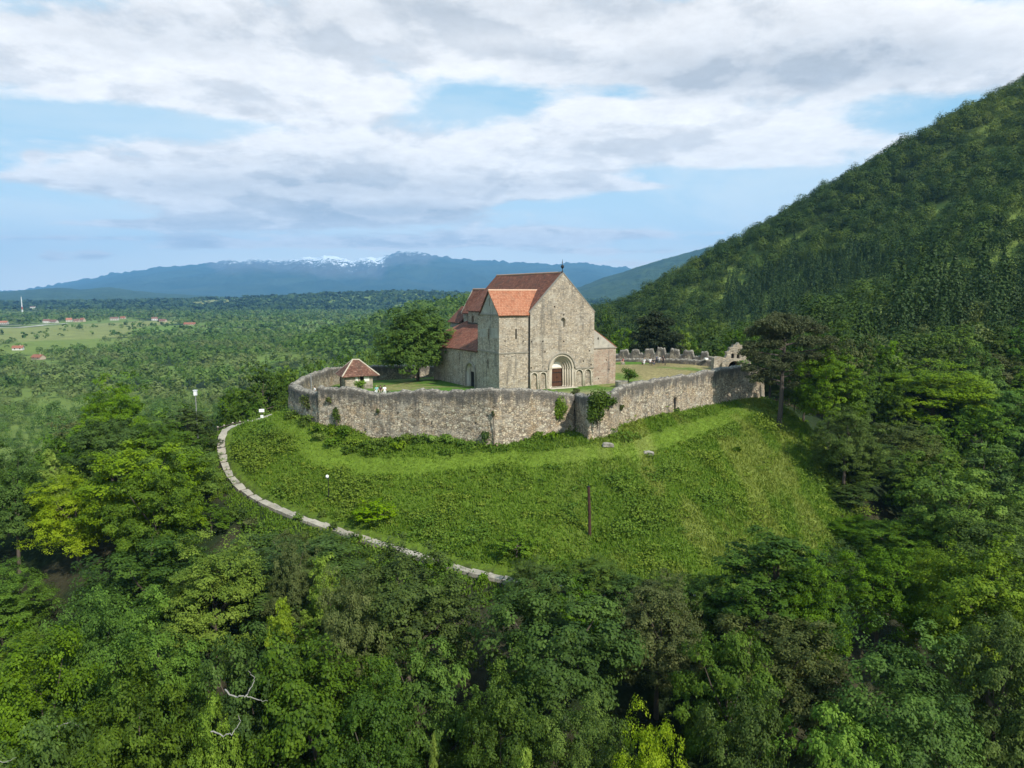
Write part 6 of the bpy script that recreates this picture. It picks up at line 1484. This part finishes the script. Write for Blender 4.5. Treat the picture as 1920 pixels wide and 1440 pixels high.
for b in [(250, 60, 420, 75, .30), (420, 165, 330, 60, .34), (560, 200, 220, 42, .26), (60, 130, 200, 60, .16), (900, 40, 420, 60, .34), (1330, 95, 380, 85, .42), (1640, 60, 330, 80, .36), (1800, 110, 260, 50, .24), (1120, 110, 260, 45, .22),
          (1340, 235, 240, 50, .36), (1240, 285, 330, 26, .22), (880, 300, 270, 48, .42), (640, 350, 250, 50, .36), (430, 300, 230, 34, .28), (480, 380, 300, 36, .26), (720, 400, 180, 22, .34), (1000, 350, 210, 24, .30), (1100, 208, 80, 26, .30), (680, 385, 90, 24, .22),
          (370, 456, 55, 12, .42), (170, 478, 34, 9, .42), (95, 481, 22, 8, .36), (62, 293, 20, 12, .30), (330, 340, 180, 26, .2), (200, 420, 220, 9, .27), (120, 447, 180, 7, .27), (820, 457, 260, 8, .3), (1150, 440, 220, 10, .3), (1080, 470, 160, 7, .25), (1330, 385, 140, 9, .24), (60, 330, 160, 14, .25), (450, 418, 200, 10, .27), (560, 458, 140, 8, .27), (1250, 350, 160, 9, .25), (1400, 300, 120, 14, .2), (150, 350, 140, 20, .12), (950, 445, 200, 14, .18), (1100, 430, 130, 12, .16), (530, 440, 160, 14, .16),
          (170, 205, 260, 24, -.25), (340, 235, 190, 18, -.20), (920, 185, 150, 42, -.22), (1170, 172, 70, 22, -.22), (110, 400, 190, 36, -.2), (1480, 350, 230, 50, -.26), (1300, 400, 280, 30, -.2), (250, 515, 600, 24, -.16), (1700, 210, 160, 40, -.16)]:
    b = (*b[:4], b[4]*(.86 if b[4] > 0 else 1.1)); v = blob(*b); cov = v if cov is None else t.math('ADD', cov, v)
def dens(shift):
    v = cvec(.0, shift)
    n1 = t.noise(v, 1.15, 9, .58, .35); n2 = t.noise(v, 4.2, 6, .6, .2)
    return t.math('ADD', t.math('ADD', t.math('MULTIPLY', n1, 1.0), t.math('MULTIPLY', n2, .42)), cov)
d0 = dens(0.0); d1 = dens(.045)
alpha = sstep_node(t, d0, .71, .91)
veil = t.math('MULTIPLY', sstep_node(t, t.noise(cvec(3.0, .05), .9, 8, .6, .6), .36, .64), .62)
hz_ = t.math('POWER', t.math('SUBTRACT', 1, t.math('MINIMUM', t.math('MULTIPLY', Z, 3.2), 1.0)), 2.0)
thick = sstep_node(t, d0, .80, 1.55); under = sstep_node(t, t.math('SUBTRACT', d1, d0), -.05, .11)
shade = None
for b in [(1430, 140, 340, 42, .62), (1230, 160, 150, 22, .3), (730, 392, 200, 20, .6), (560, 340, 260, 18, .2), (430, 70, 380, 40, .32), (930, 10, 450, 34, .4), (350, 352, 190, 18, .3), (1740, 95, 220, 34, .32), (150, 20, 250, 30, .3), (900, 352, 260, 10, .22), (520, 268, 130, 12, -.5), (900, 285, 120, 22, -.55), (1000, 310, 140, 14, -.5), (690, 378, 60, 12, -.5), (1120, 205, 70, 16, -.4), (1340, 215, 140, 26, -.4), (300, 140, 220, 30, -.25), (650, 190, 120, 20, -.3), (1000, 75, 160, 16, -.3)]:
    v = blob(*b); shade = v if shade is None else t.math('ADD', shade, v)
grey = t.math('ADD', t.math('ADD', t.math('MULTIPLY', thick, .38), t.math('MULTIPLY', under, .5)), t.math('MULTIPLY', shade, .8), clamp=True)
fluff = t.noise(cvec(1.0, 0.0), 9, 8, .68)
base_c = t.mix(grey, (8.1, 8.0, 7.9), (4.1, 4.4, 4.75))
ccol = t.mix(.45, base_c, t.ramp(fluff, [(.3, .76), (.7, 1.18)]), 'MULTIPLY')
skyc = t.mix(.8, sky.outputs[0], (2.3, 4.9, 6.6))
skyc = t.mix(veil, skyc, (6.0, 6.7, 7.0)); skyc = t.mix(t.math('MULTIPLY', hz_, .85), skyc, (10.0, 10.2, 9.8))
final = t.mix(alpha, skyc, ccol)
t.l(final, bg.inputs[0]); bg.inputs[1].default_value = .11
w.cycles.sampling_method = 'MANUAL'; w.cycles.sample_map_resolution = 512
sun = bpy.data.lights.new('sun', 'SUN'); sun.energy = 4.4; sun.angle = math.radians(.6); sun.color = (1, .95, .86); so = bpy.data.objects.new('sun', sun); COL.objects.link(so)
ce = math.cos(SUN_EL); so.rotation_euler = Vector((SX*ce, SY*ce, math.sin(SUN_EL))).to_track_quat('Z', 'Y').to_euler(); so.location = (0, 0, 300)

# ------------------------------------------------------------------ render settings
SC.view_settings.view_transform = 'Standard'; SC.view_settings.look = 'None'; SC.view_settings.gamma = 1; SC.view_settings.exposure = 0.42
SC.render.engine = 'CYCLES'; cy_s = SC.cycles
cy_s.max_bounces = 6; cy_s.diffuse_bounces = 3; cy_s.glossy_bounces = 1; cy_s.transmission_bounces = 3; cy_s.volume_bounces = 0; cy_s.transparent_max_bounces = 4
cy_s.use_denoising = True; cy_s.sample_clamp_indirect = 6
print('trees', NTREE, 'objects', len(bpy.data.objects))
